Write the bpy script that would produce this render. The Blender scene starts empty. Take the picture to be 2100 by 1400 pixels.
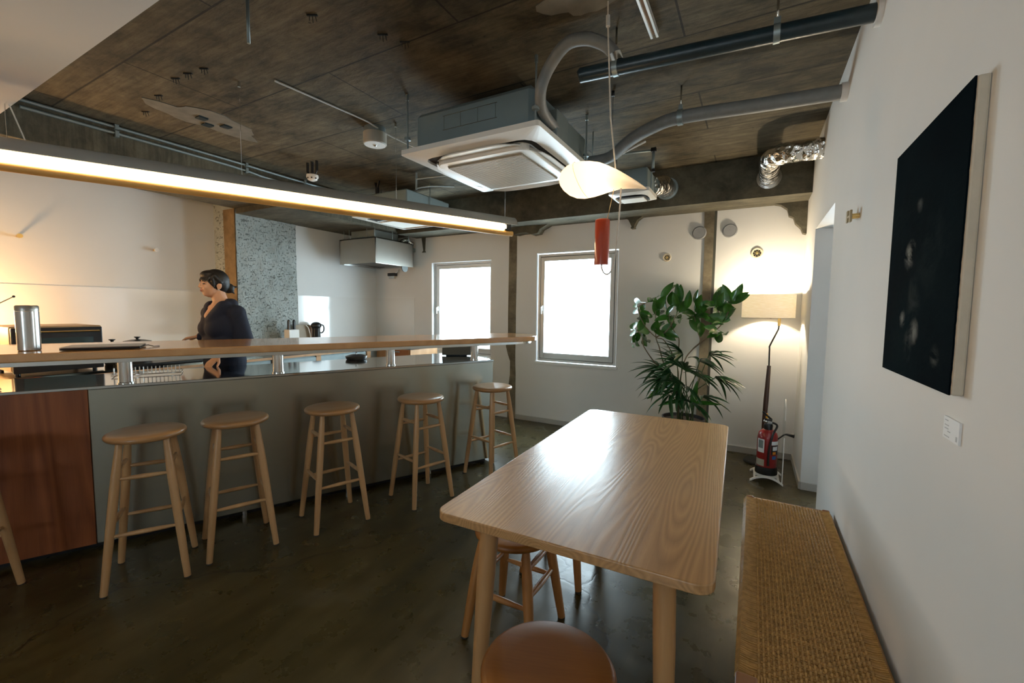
import bpy, bmesh, math, random
from mathutils import Matrix, Vector
from mathutils import noise as mnoise
PI = math.pi
C = bpy.context.scene.collection
SC = bpy.context.scene

# ------------------------------------------------------------------ camera
def setup_camera():
    yaw, pitch, roll = 0.509189, 0.0733976, -0.0107625
    cy, sy, cp, sp = math.cos(yaw), math.sin(yaw), math.cos(pitch), math.sin(pitch)
    fwd = Vector((-sy*cp, cy*cp, -sp)); right = Vector((cy, sy, 0)); down = fwd.cross(right)
    c, s = math.cos(roll), math.sin(roll)
    r2 = c*right + s*down; d2 = -s*right + c*down
    m = Matrix((r2, -d2, -fwd)).transposed().to_4x4()
    m.translation = Vector((0, 0, 1.36))
    cam = bpy.data.cameras.new('camera'); o = bpy.data.objects.new('camera', cam); C.objects.link(o)
    o.matrix_world = m
    cam.sensor_width = 36; cam.lens = 885.1/2100*36; cam.clip_start = 0.02; cam.clip_end = 100
    SC.camera = o
setup_camera()

# ------------------------------------------------------------------ world, daylight, exposure
w = bpy.data.worlds.new('overcast_sky'); SC.world = w; w.use_nodes = True
bg = w.node_tree.nodes['Background']
bg.inputs[0].default_value = (0.76, 0.90, 1.0, 1); bg.inputs[1].default_value = 19.0
SC.view_settings.view_transform = 'Standard'; SC.view_settings.look = 'None'
SC.view_settings.exposure = 0.10; SC.view_settings.gamma = 1; SC.view_settings.use_curve_mapping = False
try:
    SC.cycles.max_bounces = 10; SC.cycles.diffuse_bounces = 6; SC.cycles.glossy_bounces = 5
    SC.cycles.transparent_max_bounces = 12; SC.cycles.sample_clamp_indirect = 6.0
except Exception: pass
def portal(name, center, normal, sx, sy):
    l = bpy.data.lights.new(name, 'AREA'); l.shape = 'RECTANGLE'; l.size = sx; l.size_y = sy
    l.cycles.is_portal = True
    o = bpy.data.objects.new(name, l); C.objects.link(o)
    o.location = center; o.rotation_euler = Vector(normal).to_track_quat('-Z', 'Y').to_euler()
portal('window_portal', (-1.79, 4.86, 1.38), (0, -1, 0), 1.0, 1.3)
portal('window_portal', (-3.40, 4.95, 1.36), (0, -1, 0), 1.0, 1.3)
portal('window_portal', (1.55, 4.95, 1.5), (0, -1, 0), 1.5, 1.4)
portal('window_portal', (-.6, -3.3, 1.6), (0, 1, 0), .9, 0.6)  # portal of the unseen window added behind the camera for fill
def point(name, loc, col, power, r=0.03):
    l = bpy.data.lights.new(name, 'POINT'); l.color = col; l.energy = power; l.shadow_soft_size = r
    o = bpy.data.objects.new(name, l); C.objects.link(o); o.location = loc; return o

# ------------------------------------------------------------------ materials
MC = {}
def nt(name):
    m = bpy.data.materials.new(name); m.use_nodes = True
    b = m.node_tree.nodes['Principled BSDF']; return m, m.node_tree, b
def lnk(t, a, b): t.links.new(a, b)
def ramp(t, fac, stops, interp='LINEAR'):
    r = t.nodes.new('ShaderNodeValToRGB'); r.color_ramp.interpolation = interp
    e = r.color_ramp.elements
    while len(e) < len(stops): e.new(0.5)
    for i, (p, c) in enumerate(stops):
        e[i].position = p; e[i].color = (*c, 1) if len(c) == 3 else c
    lnk(t, fac, r.inputs[0]); return r.outputs[0]
def coords(t, kind='Object', scale=(1, 1, 1), rot=(0, 0, 0), loc=(0, 0, 0)):
    tc = t.nodes.new('ShaderNodeTexCoord'); mp = t.nodes.new('ShaderNodeMapping')
    mp.inputs['Scale'].default_value = scale; mp.inputs['Rotation'].default_value = rot; mp.inputs['Location'].default_value = loc
    lnk(t, tc.outputs[kind], mp.inputs[0]); return mp.outputs[0]
def noise(t, vec, scale, detail=4, rough=0.55, dist=0):
    n = t.nodes.new('ShaderNodeTexNoise'); n.inputs['Scale'].default_value = scale
    n.inputs['Detail'].default_value = detail; n.inputs['Roughness'].default_value = rough
    n.inputs['Distortion'].default_value = dist; lnk(t, vec, n.inputs['Vector']); return n.outputs['Fac']
def mixc(t, fac, a, b, mode='MIX'):
    m = t.nodes.new('ShaderNodeMix'); m.data_type = 'RGBA'; m.blend_type = mode
    for i, v in ((0, fac), (6, a), (7, b)):
        if hasattr(v, 'links'): lnk(t, v, m.inputs[i])
        elif i == 0: m.inputs[0].default_value = v
        else: m.inputs[i].default_value = (*v, 1)
    return m.outputs[2]
def math_(t, op, a, b=None):
    m = t.nodes.new('ShaderNodeMath'); m.operation = op
    for i, v in ((0, a), (1, b)):
        if v is None: continue
        if hasattr(v, 'links'): lnk(t, v, m.inputs[i])
        else: m.inputs[i].default_value = v
    return m.outputs[0]
def bump(t, b, h, strength=0.3, dist=0.01):
    n = t.nodes.new('ShaderNodeBump'); n.inputs['Strength'].default_value = strength; n.inputs['Distance'].default_value = dist
    lnk(t, h, n.inputs['Height']); lnk(t, n.outputs[0], b.inputs['Normal'])
def mat(name, col, rough=0.5, metal=0.0, coat=0.0, var=0.06, vs=6, bmp=0.0, bs=60, spec=None, trans=0, emit=None, es=0, kind='Object', sub=0):
    if name in MC: return MC[name]
    m, t, b = nt(name)
    v = coords(t, kind)
    n = noise(t, v, vs)
    lo = tuple(max(0, c*(1-var)) for c in col); hi = tuple(min(1, c*(1+var)) for c in col)
    lnk(t, ramp(t, n, [(0.3, lo), (0.7, hi)]), b.inputs['Base Color'])
    b.inputs['Roughness'].default_value = rough; b.inputs['Metallic'].default_value = metal
    b.inputs['Coat Weight'].default_value = coat; b.inputs['Coat Roughness'].default_value = 0.12
    if spec is not None: b.inputs['Specular IOR Level'].default_value = spec
    if trans: b.inputs['Transmission Weight'].default_value = trans
    if sub: b.inputs['Subsurface Weight'].default_value = sub; b.inputs['Subsurface Scale'].default_value = 0.01
    if emit: b.inputs['Emission Color'].default_value = (*emit, 1); b.inputs['Emission Strength'].default_value = es
    if bmp: bump(t, b, noise(t, v, bs, 5), bmp, 0.004)
    MC[name] = m; return m
def wood(name, c1, c2, axis=0, rings=9.0, rough=0.4, coat=0.0, stretch=0.12, c3=None, off=(0, 0, 0), bmpst=0.05):
    if name in MC: return MC[name]
    m, t, b = nt(name)
    sc = [1, 1, 1]; sc[axis] = stretch
    v = coords(t, 'Object', tuple(sc), (0, 0, 0), off)
    n1 = noise(t, v, 2.2, 3, 0.42)
    r = math_(t, 'FRACT', math_(t, 'MULTIPLY', n1, rings*3.2))
    r = math_(t, 'ABSOLUTE', math_(t, 'SUBTRACT', math_(t, 'MULTIPLY', r, 2.0), 1.0))
    fib = [55, 55, 55]; fib[axis] = 2.5
    f = noise(t, coords(t, 'Object', tuple(fib)), 3.0, 3, 0.6)
    mixv = math_(t, 'ADD', math_(t, 'MULTIPLY', r, 0.55), math_(t, 'MULTIPLY', f, 0.5))
    col = ramp(t, mixv, [(0.15, c2), (0.8, c1)])
    big = noise(t, coords(t, 'Object', tuple(3 if i != axis else 0.6 for i in range(3))), 2.0, 2)
    if c3: col = mixc(t, ramp(t, big, [(0.35, (0, 0, 0)), (0.7, (1, 1, 1))]), col, c3, 'MULTIPLY')
    lnk(t, col, b.inputs['Base Color'])
    b.inputs['Roughness'].default_value = rough; b.inputs['Coat Weight'].default_value = coat; b.inputs['Coat Roughness'].default_value = 0.15
    bump(t, b, mixv, bmpst, 0.002)
    MC[name] = m; return m
def emissive(name, col, s):
    m = bpy.data.materials.new(name); m.use_nodes = True; t = m.node_tree; t.nodes.clear()
    e = t.nodes.new('ShaderNodeEmission'); o = t.nodes.new('ShaderNodeOutputMaterial')
    e.inputs[0].default_value = (*col, 1); e.inputs[1].default_value = s; lnk(t, e.outputs[0], o.inputs[0]); return m
def glassy(name, tint=(0.95, 0.98, 0.98), refl=0.08):
    m = bpy.data.materials.new(name); m.use_nodes = True; t = m.node_tree; t.nodes.clear()
    a = t.nodes.new('ShaderNodeBsdfTransparent'); g = t.nodes.new('ShaderNodeBsdfGlossy'); mx = t.nodes.new('ShaderNodeMixShader')
    o = t.nodes.new('ShaderNodeOutputMaterial')
    a.inputs[0].default_value = (*tint, 1); g.inputs['Roughness'].default_value = 0.03
    mx.inputs[0].default_value = refl
    lnk(t, a.outputs[0], mx.inputs[1]); lnk(t, g.outputs[0], mx.inputs[2]); lnk(t, mx.outputs[0], o.inputs[0]); return m

def concrete_mat(name, dark, light, joints=False, rough=0.85, rusty=None):
    m, t, b = nt(name)
    v = coords(t, 'Object')
    n1 = noise(t, v, 1.3, 5, 0.6); n2 = noise(t, coords(t, 'Object', (0.8, 1.6, 1)), 7, 8, 0.72, 0.3); n3 = noise(t, coords(t, 'Object', (1.0, 20, 1.2)), 2.2, 6, 0.68)
    col = ramp(t, math_(t, 'ADD', math_(t, 'MULTIPLY', n1, 0.42), math_(t, 'MULTIPLY', n2, 0.58)), [(0.38, dark), (0.62, light)])
    col = mixc(t, 0.5, col, ramp(t, n3, [(0.38, (0.30, 0.28, 0.24)), (0.58, (1, 1, 1))]), 'MULTIPLY')
    if rusty: col = mixc(t, ramp(t, noise(t, v, 0.9, 3), [(0.45, (0, 0, 0)), (0.7, (1, 1, 1))]), col, rusty, 'MIX')
    h = n2
    if joints:
        br = t.nodes.new('ShaderNodeTexBrick'); lnk(t, coords(t, 'Object', (1, 1, 1), (0, 0, 0), (0.35, 0.1, 0)), br.inputs['Vector'])
        br.inputs['Color1'].default_value = (1, 1, 1, 1); br.inputs['Color2'].default_value = (0.78, 0.76, 0.72, 1); br.inputs['Mortar'].default_value = (0.10, 0.085, 0.06, 1)
        br.inputs['Scale'].default_value = 1.0; br.inputs['Brick Width'].default_value = 1.8; br.inputs['Row Height'].default_value = 0.6
        br.inputs['Mortar Size'].default_value = 0.006; br.inputs['Mortar Smooth'].default_value = 0.4; br.inputs['Bias'].default_value = 0.0
        col = mixc(t, 0.9, col, br.outputs['Color'], 'MULTIPLY')
        pits = t.nodes.new('ShaderNodeTexVoronoi'); pits.inputs['Scale'].default_value = 7; lnk(t, v, pits.inputs['Vector'])
        pm = ramp(t, pits.outputs['Distance'], [(0.03, (0.15, 0.13, 0.1)), (0.06, (1, 1, 1))])
        col = mixc(t, 0.8, col, pm, 'MULTIPLY')
    lnk(t, col, b.inputs['Base Color']); b.inputs['Roughness'].default_value = rough
    bump(t, b, h, 0.5, 0.02)
    MC[name] = m; return m

M_wall = mat('white_plaster', (0.72, 0.722, 0.708), 0.75, var=0.02, vs=2, bmp=0.03, bs=250)
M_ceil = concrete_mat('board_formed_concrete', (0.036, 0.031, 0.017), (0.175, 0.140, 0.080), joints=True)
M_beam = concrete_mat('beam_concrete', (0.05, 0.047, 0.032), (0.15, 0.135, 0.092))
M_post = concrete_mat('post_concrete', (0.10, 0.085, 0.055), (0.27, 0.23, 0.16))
def floor_mat():
    m, t, b = nt('polished_concrete_floor')
    v = coords(t, 'Object')
    n1 = noise(t, v, 0.7, 3, 0.5, 0.3); n2 = noise(t, v, 5, 6, 0.65, 0.5)
    n3 = noise(t, coords(t, 'Object', (6, 0.9, 1), (0, 0, 0.5)), 1.2, 5, 0.6)
    mixv = math_(t, 'ADD', math_(t, 'MULTIPLY', n1, 0.45), math_(t, 'MULTIPLY', n2, 0.17)); mixv = math_(t, 'ADD', mixv, math_(t, 'MULTIPLY', n3, 0.38))
    col = ramp(t, mixv, [(0.36, (0.011, 0.010, 0.003)), (0.50, (0.042, 0.031, 0.007)), (0.64, (0.090, 0.070, 0.026))])
    vo = t.nodes.new('ShaderNodeTexVoronoi'); vo.feature = 'DISTANCE_TO_EDGE'; vo.inputs['Scale'].default_value = 0.55
    wv = t.nodes.new('ShaderNodeVectorMath'); wv.operation = 'ADD'; lnk(t, v, wv.inputs[0])
    nn = t.nodes.new('ShaderNodeTexNoise'); nn.inputs['Scale'].default_value = 2.5; nn.inputs['Detail'].default_value = 5; lnk(t, v, nn.inputs['Vector'])
    sc = t.nodes.new('ShaderNodeVectorMath'); sc.operation = 'SCALE'; sc.inputs['Scale'].default_value = 0.5; lnk(t, nn.outputs['Color'], sc.inputs[0]); lnk(t, sc.outputs[0], wv.inputs[1])
    lnk(t, wv.outputs[0], vo.inputs['Vector'])
    cr = ramp(t, vo.outputs['Distance'], [(0.0, (0.25, 0.25, 0.25)), (0.006, (1, 1, 1))])
    col = mixc(t, 0.8, col, cr, 'MULTIPLY')
    sp = ramp(t, noise(t, v, 2.6, 3, 0.5, 0.3), [(0.62, (0, 0, 0)), (0.80, (1, 1, 1))])
    col = mixc(t, math_(t, 'MULTIPLY', sp, 0.22), col, (0.20, 0.19, 0.15))
    lnk(t, col, b.inputs['Base Color'])
    lnk(t, ramp(t, noise(t, v, 7, 5, 0.6), [(0.3, (0.24, 0.24, 0.24)), (0.75, (0.36, 0.36, 0.36))]), b.inputs['Roughness'])
    hh = math_(t, 'ADD', math_(t, 'MULTIPLY', noise(t, v, 22, 5), 0.5), math_(t, 'MULTIPLY', cr, 0.6))
    bump(t, b, hh, 0.12, 0.006)
    return m
M_floor = floor_mat()
def chipped():
    m, t, b = nt('chipped_concrete')
    v = coords(t, 'Object')
    n2 = noise(t, coords(t, 'Object', (1, 1, 2.0), (0.7, 0, 0)), 26, 4, 0.6, 0.2); n3 = noise(t, coords(t, 'Object', (1, 2.2, 1), (-0.9, 0, 0)), 34, 3, 0.6)
    big = noise(t, v, 3, 4)
    g1 = ramp(t, n2, [(0.33, (0, 0, 0)), (0.42, (1, 1, 1))]); g2 = ramp(t, n3, [(0.30, (0, 0, 0)), (0.38, (1, 1, 1))])
    h = math_(t, 'ADD', math_(t, 'MULTIPLY', math_(t, 'MULTIPLY', g1, g2), 0.6), math_(t, 'MULTIPLY', n3, 0.4))
    base = ramp(t, big, [(0.3, (0.30, 0.335, 0.32)), (0.7, (0.42, 0.455, 0.44))])
    lnk(t, mixc(t, math_(t, 'MULTIPLY', g1, g2), (0.17, 0.19, 0.175), base), b.inputs['Base Color'])
    b.inputs['Roughness'].default_value = 0.8
    bump(t, b, h, 0.9, 0.02); return m
M_chip = chipped()
M_stool = wood('birch_wood', (0.54, 0.31, 0.135), (0.42, 0.225, 0.09), 2, 3, 0.38, 0.25, 0.1)
M_stoolseat = wood('birch_seat_wood', (0.50, 0.265, 0.105), (0.38, 0.19, 0.07), 0, 3, 0.33, 0.3, 0.2)
M_lowstool = wood('honey_wood', (0.45, 0.20, 0.06), (0.33, 0.14, 0.035), 2, 3, 0.4, 0.2, 0.1)
M_lowseat = wood('honey_seat_wood', (0.33, 0.125, 0.020), (0.22, 0.078, 0.010), 0, 4, 0.42, 0.0, 0.2)
M_table = wood('ash_table_wood', (0.52, 0.295, 0.125), (0.35, 0.185, 0.072), 1, 30, 0.30, 0.35, 0.09, bmpst=0.2)
M_table.node_tree.nodes['Principled BSDF'].inputs['Coat Roughness'].default_value = 0.27
M_tableleg = wood('ash_leg_wood', (0.50, 0.28, 0.115), (0.38, 0.20, 0.08), 2, 3, 0.4, 0.15, 0.1)
M_bar = wood('bar_top_wood', (0.68, 0.36, 0.145), (0.58, 0.29, 0.11), 0, 3, 0.2, 0.6, 0.1, bmpst=0.0)
M_bar.node_tree.nodes['Principled BSDF'].inputs['Coat Roughness'].default_value = 0.04
M_cab = wood('cherry_veneer', (0.34, 0.10, 0.026), (0.20, 0.052, 0.012), 2, 7, 0.5, 0.0, 0.10)
M_kwood = wood('kitchen_wood', (0.58, 0.34, 0.18), (0.48, 0.27, 0.13), 2, 3, 0.45, 0, 0.1)
M_benchwood = wood('bench_wood', (0.36, 0.15, 0.055), (0.26, 0.10, 0.035), 1, 3, 0.35, 0.3, 0.1)
M_darkwood = wood('walnut_wood', (0.075, 0.030, 0.018), (0.04, 0.016, 0.01), 2, 3, 0.35, 0.3, 0.1)
M_cord = mat('paper_cord', (0.52, 0.29, 0.088), 0.27, var=0.22, vs=60, coat=0.15)
def brushed(name, col, rough, aniso=0.85):
    m, t, b = nt(name)
    f = noise(t, coords(t, 'Object', (3, 3, 420)), 1.0, 3, 0.6)
    lnk(t, ramp(t, f, [(0.3, tuple(c*0.94 for c in col)), (0.7, col)]), b.inputs['Base Color'])
    b.inputs['Metallic'].default_value = 1; b.inputs['Roughness'].default_value = rough
    b.inputs['Anisotropic'].default_value = aniso
    tg = t.nodes.new('ShaderNodeTangent'); tg.direction_type = 'RADIAL'; tg.axis = 'Z'; lnk(t, tg.outputs[0], b.inputs['Tangent'])
    b.inputs['Anisotropic Rotation'].default_value = 0.25
    return m
M_steel = brushed('brushed_steel_panel', (0.52, 0.52, 0.45), 0.24)
M_steel_top = mat('polished_steel_top', (0.52, 0.54, 0.54), 0.09, 1.0, var=0.02)
M_ss = mat('stainless_steel', (0.62, 0.61, 0.58), 0.22, 1.0, var=0.04)
M_hood = mat('hood_steel', (0.42, 0.41, 0.37), 0.36, 1.0, var=0.03)
M_chrome = mat('chrome_metal', (0.75, 0.75, 0.73), 0.12, 1.0, var=0.02)
M_galv = mat('galvanised_steel', (0.30, 0.36, 0.37), 0.45, 0.6, var=0.08, vs=12)
M_acbody = mat('air_conditioner_casing', (0.22, 0.285, 0.30), 0.45, 0.35, var=0.06, vs=5)
M_acwhite = mat('white_panel_plastic', (0.76, 0.75, 0.70), 0.38, var=0.01)
M_grille = mat('grey_grille_plastic', (0.34, 0.31, 0.25), 0.5, var=0.03)
M_black = mat('black_plastic', (0.012, 0.012, 0.013), 0.3, var=0.1)
M_blackm = mat('black_metal', (0.02, 0.02, 0.02), 0.4, 0.3, var=0.1)
M_rubber = mat('dark_rubber', (0.02, 0.02, 0.018), 0.8, var=0.1)
M_navy = mat('navy_pipe_wrap', (0.012, 0.028, 0.036), 0.35, var=0.2, vs=20, bmp=0.3, bs=40)
M_greyins = mat('grey_pipe_wrap', (0.20, 0.21, 0.21), 0.5, var=0.08, vs=25, bmp=0.4, bs=50)
def foil():
    m, t, b = nt('crinkled_foil')
    v = coords(t, 'Object'); vo = t.nodes.new('ShaderNodeTexVoronoi'); vo.inputs['Scale'].default_value = 22; lnk(t, v, vo.inputs['Vector'])
    b.inputs['Base Color'].default_value = (0.72, 0.70, 0.66, 1); b.inputs['Metallic'].default_value = 1; b.inputs['Roughness'].default_value = 0.22
    bump(t, b, math_(t, 'ADD', vo.outputs['Distance'], noise(t, v, 18, 3)), 0.9, 0.02); return m
M_foil = foil()
M_alu = mat('window_aluminium', (0.58, 0.60, 0.60), 0.4, 0.5, var=0.02)
M_alud = mat('window_gasket', (0.05, 0.05, 0.05), 0.5)
M_glass = glassy('window_glass')
M_acry = glassy('clear_acrylic', (0.93, 0.95, 0.95), 0.10)
M_whitep = mat('white_plastic', (0.80, 0.79, 0.76), 0.35, var=0.01)
M_base = mat('grey_baseboard', (0.42, 0.41, 0.38), 0.5, var=0.02)
M_splash = mat('glossy_white_splashback', (0.76, 0.76, 0.74), 0.06, coat=0.6, var=0.01)
M_red = mat('red_lacquer', (0.46, 0.055, 0.018), 0.28, coat=0.5, var=0.04)
M_brass = mat('brass_metal', (0.72, 0.50, 0.20), 0.28, 1.0, var=0.05)
M_cable = mat('white_textile_cable', (0.66, 0.60, 0.52), 0.6, var=0.1, vs=80)
M_canvas = mat('raw_canvas', (0.62, 0.56, 0.45), 0.8, var=0.05, vs=30, bmp=0.1, bs=300)
M_card = mat('white_card', (0.82, 0.84, 0.86), 0.6, var=0.005)
M_ink = mat('grey_ink', (0.45, 0.47, 0.50), 0.6)
M_greyg = mat('grey_enamel', (0.26, 0.27, 0.28), 0.4, var=0.02)
M_leaf = mat('dark_green_leaf', (0.040, 0.150, 0.018), 0.27, var=0.45, vs=9, coat=0.25)
M_palm = mat('palm_leaf_green', (0.020, 0.085, 0.022), 0.3, var=0.4, vs=8, coat=0.2)
M_stem = mat('brown_stem', (0.17, 0.12, 0.07), 0.7, var=0.2, vs=30)
M_soil = mat('dark_soil', (0.03, 0.02, 0.012), 0.95, var=0.4, vs=60, bmp=0.6, bs=80)
for mm in (M_leaf, M_palm):
    b = mm.node_tree.nodes['Principled BSDF']; b.inputs['Transmission Weight'].default_value = 0.0

# ------------------------------------------------------------------ mesh builder
class MB:
    def __init__(s): s.v = []; s.f = []; s.sm = []
    def add(s, vs, fs, smooth=False):
        o = len(s.v); s.v += [Vector(v) for v in vs]
        s.f += [[i+o for i in f] for f in fs]; s.sm += [smooth]*len(fs); return s
    def box(s, x0, y0, z0, x1, y1, z1, m=None):
        vs = [Vector((x, y, z)) for z in (z0, z1) for y in (y0, y1) for x in (x0, x1)]
        if m is not None: vs = [m @ v for v in vs]
        return s.add(vs, [[0, 2, 3, 1], [4, 5, 7, 6], [0, 1, 5, 4], [2, 6, 7, 3], [0, 4, 6, 2], [1, 3, 7, 5]])
    def cyl(s, p, q, r0, r1=None, n=16, caps=True):
        r1 = r0 if r1 is None else r1
        return s.tube([p, q], [r0, r1], n, caps)
    def tube(s, pts, rad, n=10, caps=True):
        pts = [Vector(p) for p in pts]
        if not hasattr(rad, '__len__'): rad = [rad]*len(pts)
        up = None; rings = []
        for i, p in enumerate(pts):
            a = pts[max(i-1, 0)]; b = pts[min(i+1, len(pts)-1)]
            d = (b-a).normalized()
            if up is None:
                up = Vector((0, 0, 1)) if abs(d.z) < 0.95 else Vector((1, 0, 0))
            x = d.cross(up)
            if x.length < 1e-5: x = d.orthogonal()
            x.normalize(); y = x.cross(d).normalized(); up = y
            rings.append([p + x*math.cos(2*PI*k/n)*rad[i] + y*math.sin(2*PI*k/n)*rad[i] for k in range(n)])
        vs = [v for r in rings for v in r]; fs = []
        for i in range(len(pts)-1):
            for k in range(n): fs.append([i*n+k, i*n+(k+1) % n, (i+1)*n+(k+1) % n, (i+1)*n+k])
        s.add(vs, fs, True)
        if caps:
            s.add(rings[0], [list(range(n))]); s.add(rings[-1], [list(range(n))[::-1]])
        return s
    def lathe(s, prof, n=32, c=(0, 0, 0), smooth=True, ax=None):
        # prof: list of (r,z); closes with caps at r=0
        cx, cy, cz = c; vs = []; fs = []
        for r, z in prof:
            for k in range(n):
                a = 2*PI*k/n; vs.append(Vector((r*math.cos(a), r*math.sin(a), z)))
        for i in range(len(prof)-1):
            for k in range(n): fs.append([i*n+k, i*n+(k+1) % n, (i+1)*n+(k+1) % n, (i+1)*n+k])
        if ax is not None: vs = [ax @ v for v in vs]
        vs = [v + Vector(c) for v in vs]
        s.add(vs, fs, smooth)
        if prof[0][0] > 1e-4: s.add(vs[:n], [list(range(n))[::-1]])
        if prof[-1][0] > 1e-4: s.add(vs[-n:], [list(range(n))])
        return s
    def prism(s, poly, z0, z1, fn=None):
        n = len(poly); fn = fn or (lambda a, b, z: (a, b, z))
        vs = [fn(a, b, z0) for a, b in poly] + [fn(a, b, z1) for a, b in poly]
        return s.add(vs, [list(range(n))[::-1], [n+i for i in range(n)]] + [[i, (i+1) % n, n+(i+1) % n, n+i] for i in range(n)])
    def ell(s, c, r, n=16, m=10, rot=None):
        vs = []; fs = []
        for i in range(m+1):
            th = PI*i/m
            for k in range(n):
                ph = 2*PI*k/n; v = Vector((r[0]*math.sin(th)*math.cos(ph), r[1]*math.sin(th)*math.sin(ph), r[2]*math.cos(th)))
                if rot is not None: v = rot @ v
                vs.append(v + Vector(c))
        for i in range(m):
            for k in range(n): fs.append([i*n+k, (i+1)*n+k, (i+1)*n+(k+1) % n, i*n+(k+1) % n])
        return s.add(vs, fs, True)
    def cap(s, p, q, r0, r1, n=12):      # tapered capsule
        p = Vector(p); q = Vector(q); d = (q-p).normalized()
        pts = [p-d*r0*0.98, p-d*r0*0.7, p-d*r0*0.35, p, p.lerp(q, .5), q, q+d*r1*0.35, q+d*r1*0.7, q+d*r1*0.98]
        rr = [r0*0.15, r0*0.71, r0*0.94, r0, (r0+r1)/2, r1, r1*0.94, r1*0.71, r1*0.15]
        return s.tube(pts, rr, n, True)
    def build(s, name, material, parent=None, bevel=0, seg=2, local=False, weld=False):
        me = bpy.data.meshes.new(name)
        vs = s.v
        if parent is not None and not local: inv = MW[parent.name].inverted(); vs = [inv @ v for v in vs]
        me.from_pydata([tuple(v) for v in vs], [], s.f); me.update()
        me.polygons.foreach_set('use_smooth', s.sm)
        bm = bmesh.new(); bm.from_mesh(me)
        bmesh.ops.remove_doubles(bm, verts=bm.verts, dist=1e-6)
        bmesh.ops.dissolve_degenerate(bm, edges=bm.edges, dist=1e-6)
        bmesh.ops.recalc_face_normals(bm, faces=bm.faces); 
        for e in bm.edges:
            if len(e.link_faces) == 2 and e.calc_face_angle(0) > 0.7: e.smooth = False
        bm.to_mesh(me); bm.free()
        me.materials.append(material)
        o = bpy.data.objects.new(name, me); C.objects.link(o)
        if parent is not None: o.parent = parent; MW[o.name] = MW[parent.name]
        else: MW[o.name] = Matrix.Identity(4)
        if bevel:
            b = o.modifiers.new('bevel', 'BEVEL'); b.width = bevel; b.segments = seg; b.limit_method = 'ANGLE'; b.angle_limit = 0.7
            b.harden_normals = False
        return o
MW = {}
def thing(name, label, cat, loc=(0, 0, 0), rz=0, group=None):
    o = bpy.data.objects.new(name, None); C.objects.link(o); o.empty_display_size = 0.05
    o.location = loc; o.rotation_euler = (0, 0, rz)
    MW[o.name] = Matrix.Translation(loc) @ Matrix.Rotation(rz, 4, 'Z')
    tag(o, label, cat, group); return o
def tag(o, label, cat, group=None):
    o['label'] = label; o['category'] = cat
    if group: o['group'] = group
    return o
def struct(o, label=None):
    o['kind'] = 'structure'
    if label: o['label'] = label
    return o
def copy_tree(o, parent=None):
    c = o.copy(); C.objects.link(c)
    if parent is not None: c.parent = parent
    MW[c.name] = MW.get(o.name, Matrix.Identity(4))
    for ch in list(o.children): copy_tree(ch, c)
    return c
def catmull(pts, k=6, closed=False):
    pts = [Vector(p) for p in pts]; n = len(pts); out = []
    rng = range(n) if closed else range(n-1)
    for i in rng:
        p0 = pts[(i-1) % n] if closed or i > 0 else pts[0]
        p1 = pts[i]; p2 = pts[(i+1) % n]
        p3 = pts[(i+2) % n] if closed or i+2 < n else pts[-1]
        for j in range(k):
            t = j/k
            out.append(0.5*((2*p1) + (p2-p0)*t + (2*p0-5*p1+4*p2-p3)*t*t + (3*p1-p0-3*p2+p3)*t**3))
    if not closed: out.append(pts[-1])
    return out
# bar frame: d along the bar, n towards the stools
BO = Vector((-1.995, 3.236, 0)); BD = Vector((0.439, 0.898, 0)).normalized(); BN = Vector((BD.y, -BD.x, 0))
def W(d, n, z=0): return BO + BD*d + BN*n + Vector((0, 0, z))
BANG = math.atan2(BD.y, BD.x)

XR, YB, ZC = 0.3705, 4.68, 2.679
XK, XL = -4.957, -5.38      # kitchen wall right of the pillar / recessed wall left of it
YN = -3.2
# ================================================================== SETTING
struct(MB().box(-6.2, YN-0.3, -0.12, 2.8, 5.0, 0).build('floor', M_floor), 'dark polished concrete floor')
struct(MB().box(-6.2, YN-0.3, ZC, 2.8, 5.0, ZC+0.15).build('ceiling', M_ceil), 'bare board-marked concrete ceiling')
# right wall with doorway opening
wr = MB()
T = 0.2
wr.box(XR, YN, 0, XR+T, 3.04, ZC); wr.box(XR, 3.04, 1.98, XR+T, 3.93, ZC); wr.box(XR, 3.93, 0, XR+T, YB+0.2, ZC)
struct(wr.build('wall_right', M_wall), 'white plastered wall with the dark painting')
# side room beyond the opening (daylight comes from it)
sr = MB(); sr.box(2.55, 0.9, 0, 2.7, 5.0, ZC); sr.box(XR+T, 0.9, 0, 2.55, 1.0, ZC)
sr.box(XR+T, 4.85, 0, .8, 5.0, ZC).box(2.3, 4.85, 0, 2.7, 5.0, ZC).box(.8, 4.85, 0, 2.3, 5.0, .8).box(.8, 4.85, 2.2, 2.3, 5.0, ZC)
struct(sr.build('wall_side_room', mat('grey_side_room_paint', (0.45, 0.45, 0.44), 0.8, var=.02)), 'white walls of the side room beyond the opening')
# rear wall with two window holes
w1 = (-2.283, -1.303, 0.738, 2.03); w2 = (-3.885, -2.925, 0.745, 1.985)
rw = MB(); TH = 0.22
rw.box(XL-0.2, YB, 0, w2[0], YB+TH, ZC); rw.box(w2[0], YB, 0, w2[1], YB+TH, w2[2]); rw.box(w2[0], YB, w2[3], w2[1], YB+TH, ZC)
rw.box(w2[1], YB, 0, w1[0], YB+TH, ZC); rw.box(w1[0], YB, 0, w1[1], YB+TH, w1[2]); rw.box(w1[0], YB, w1[3], w1[1], YB+TH, ZC)
rw.box(w1[1], YB, 0, XR+T, YB+TH, ZC)
struct(rw.build('wall_back', M_wall), 'white plastered rear wall with two windows')
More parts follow.
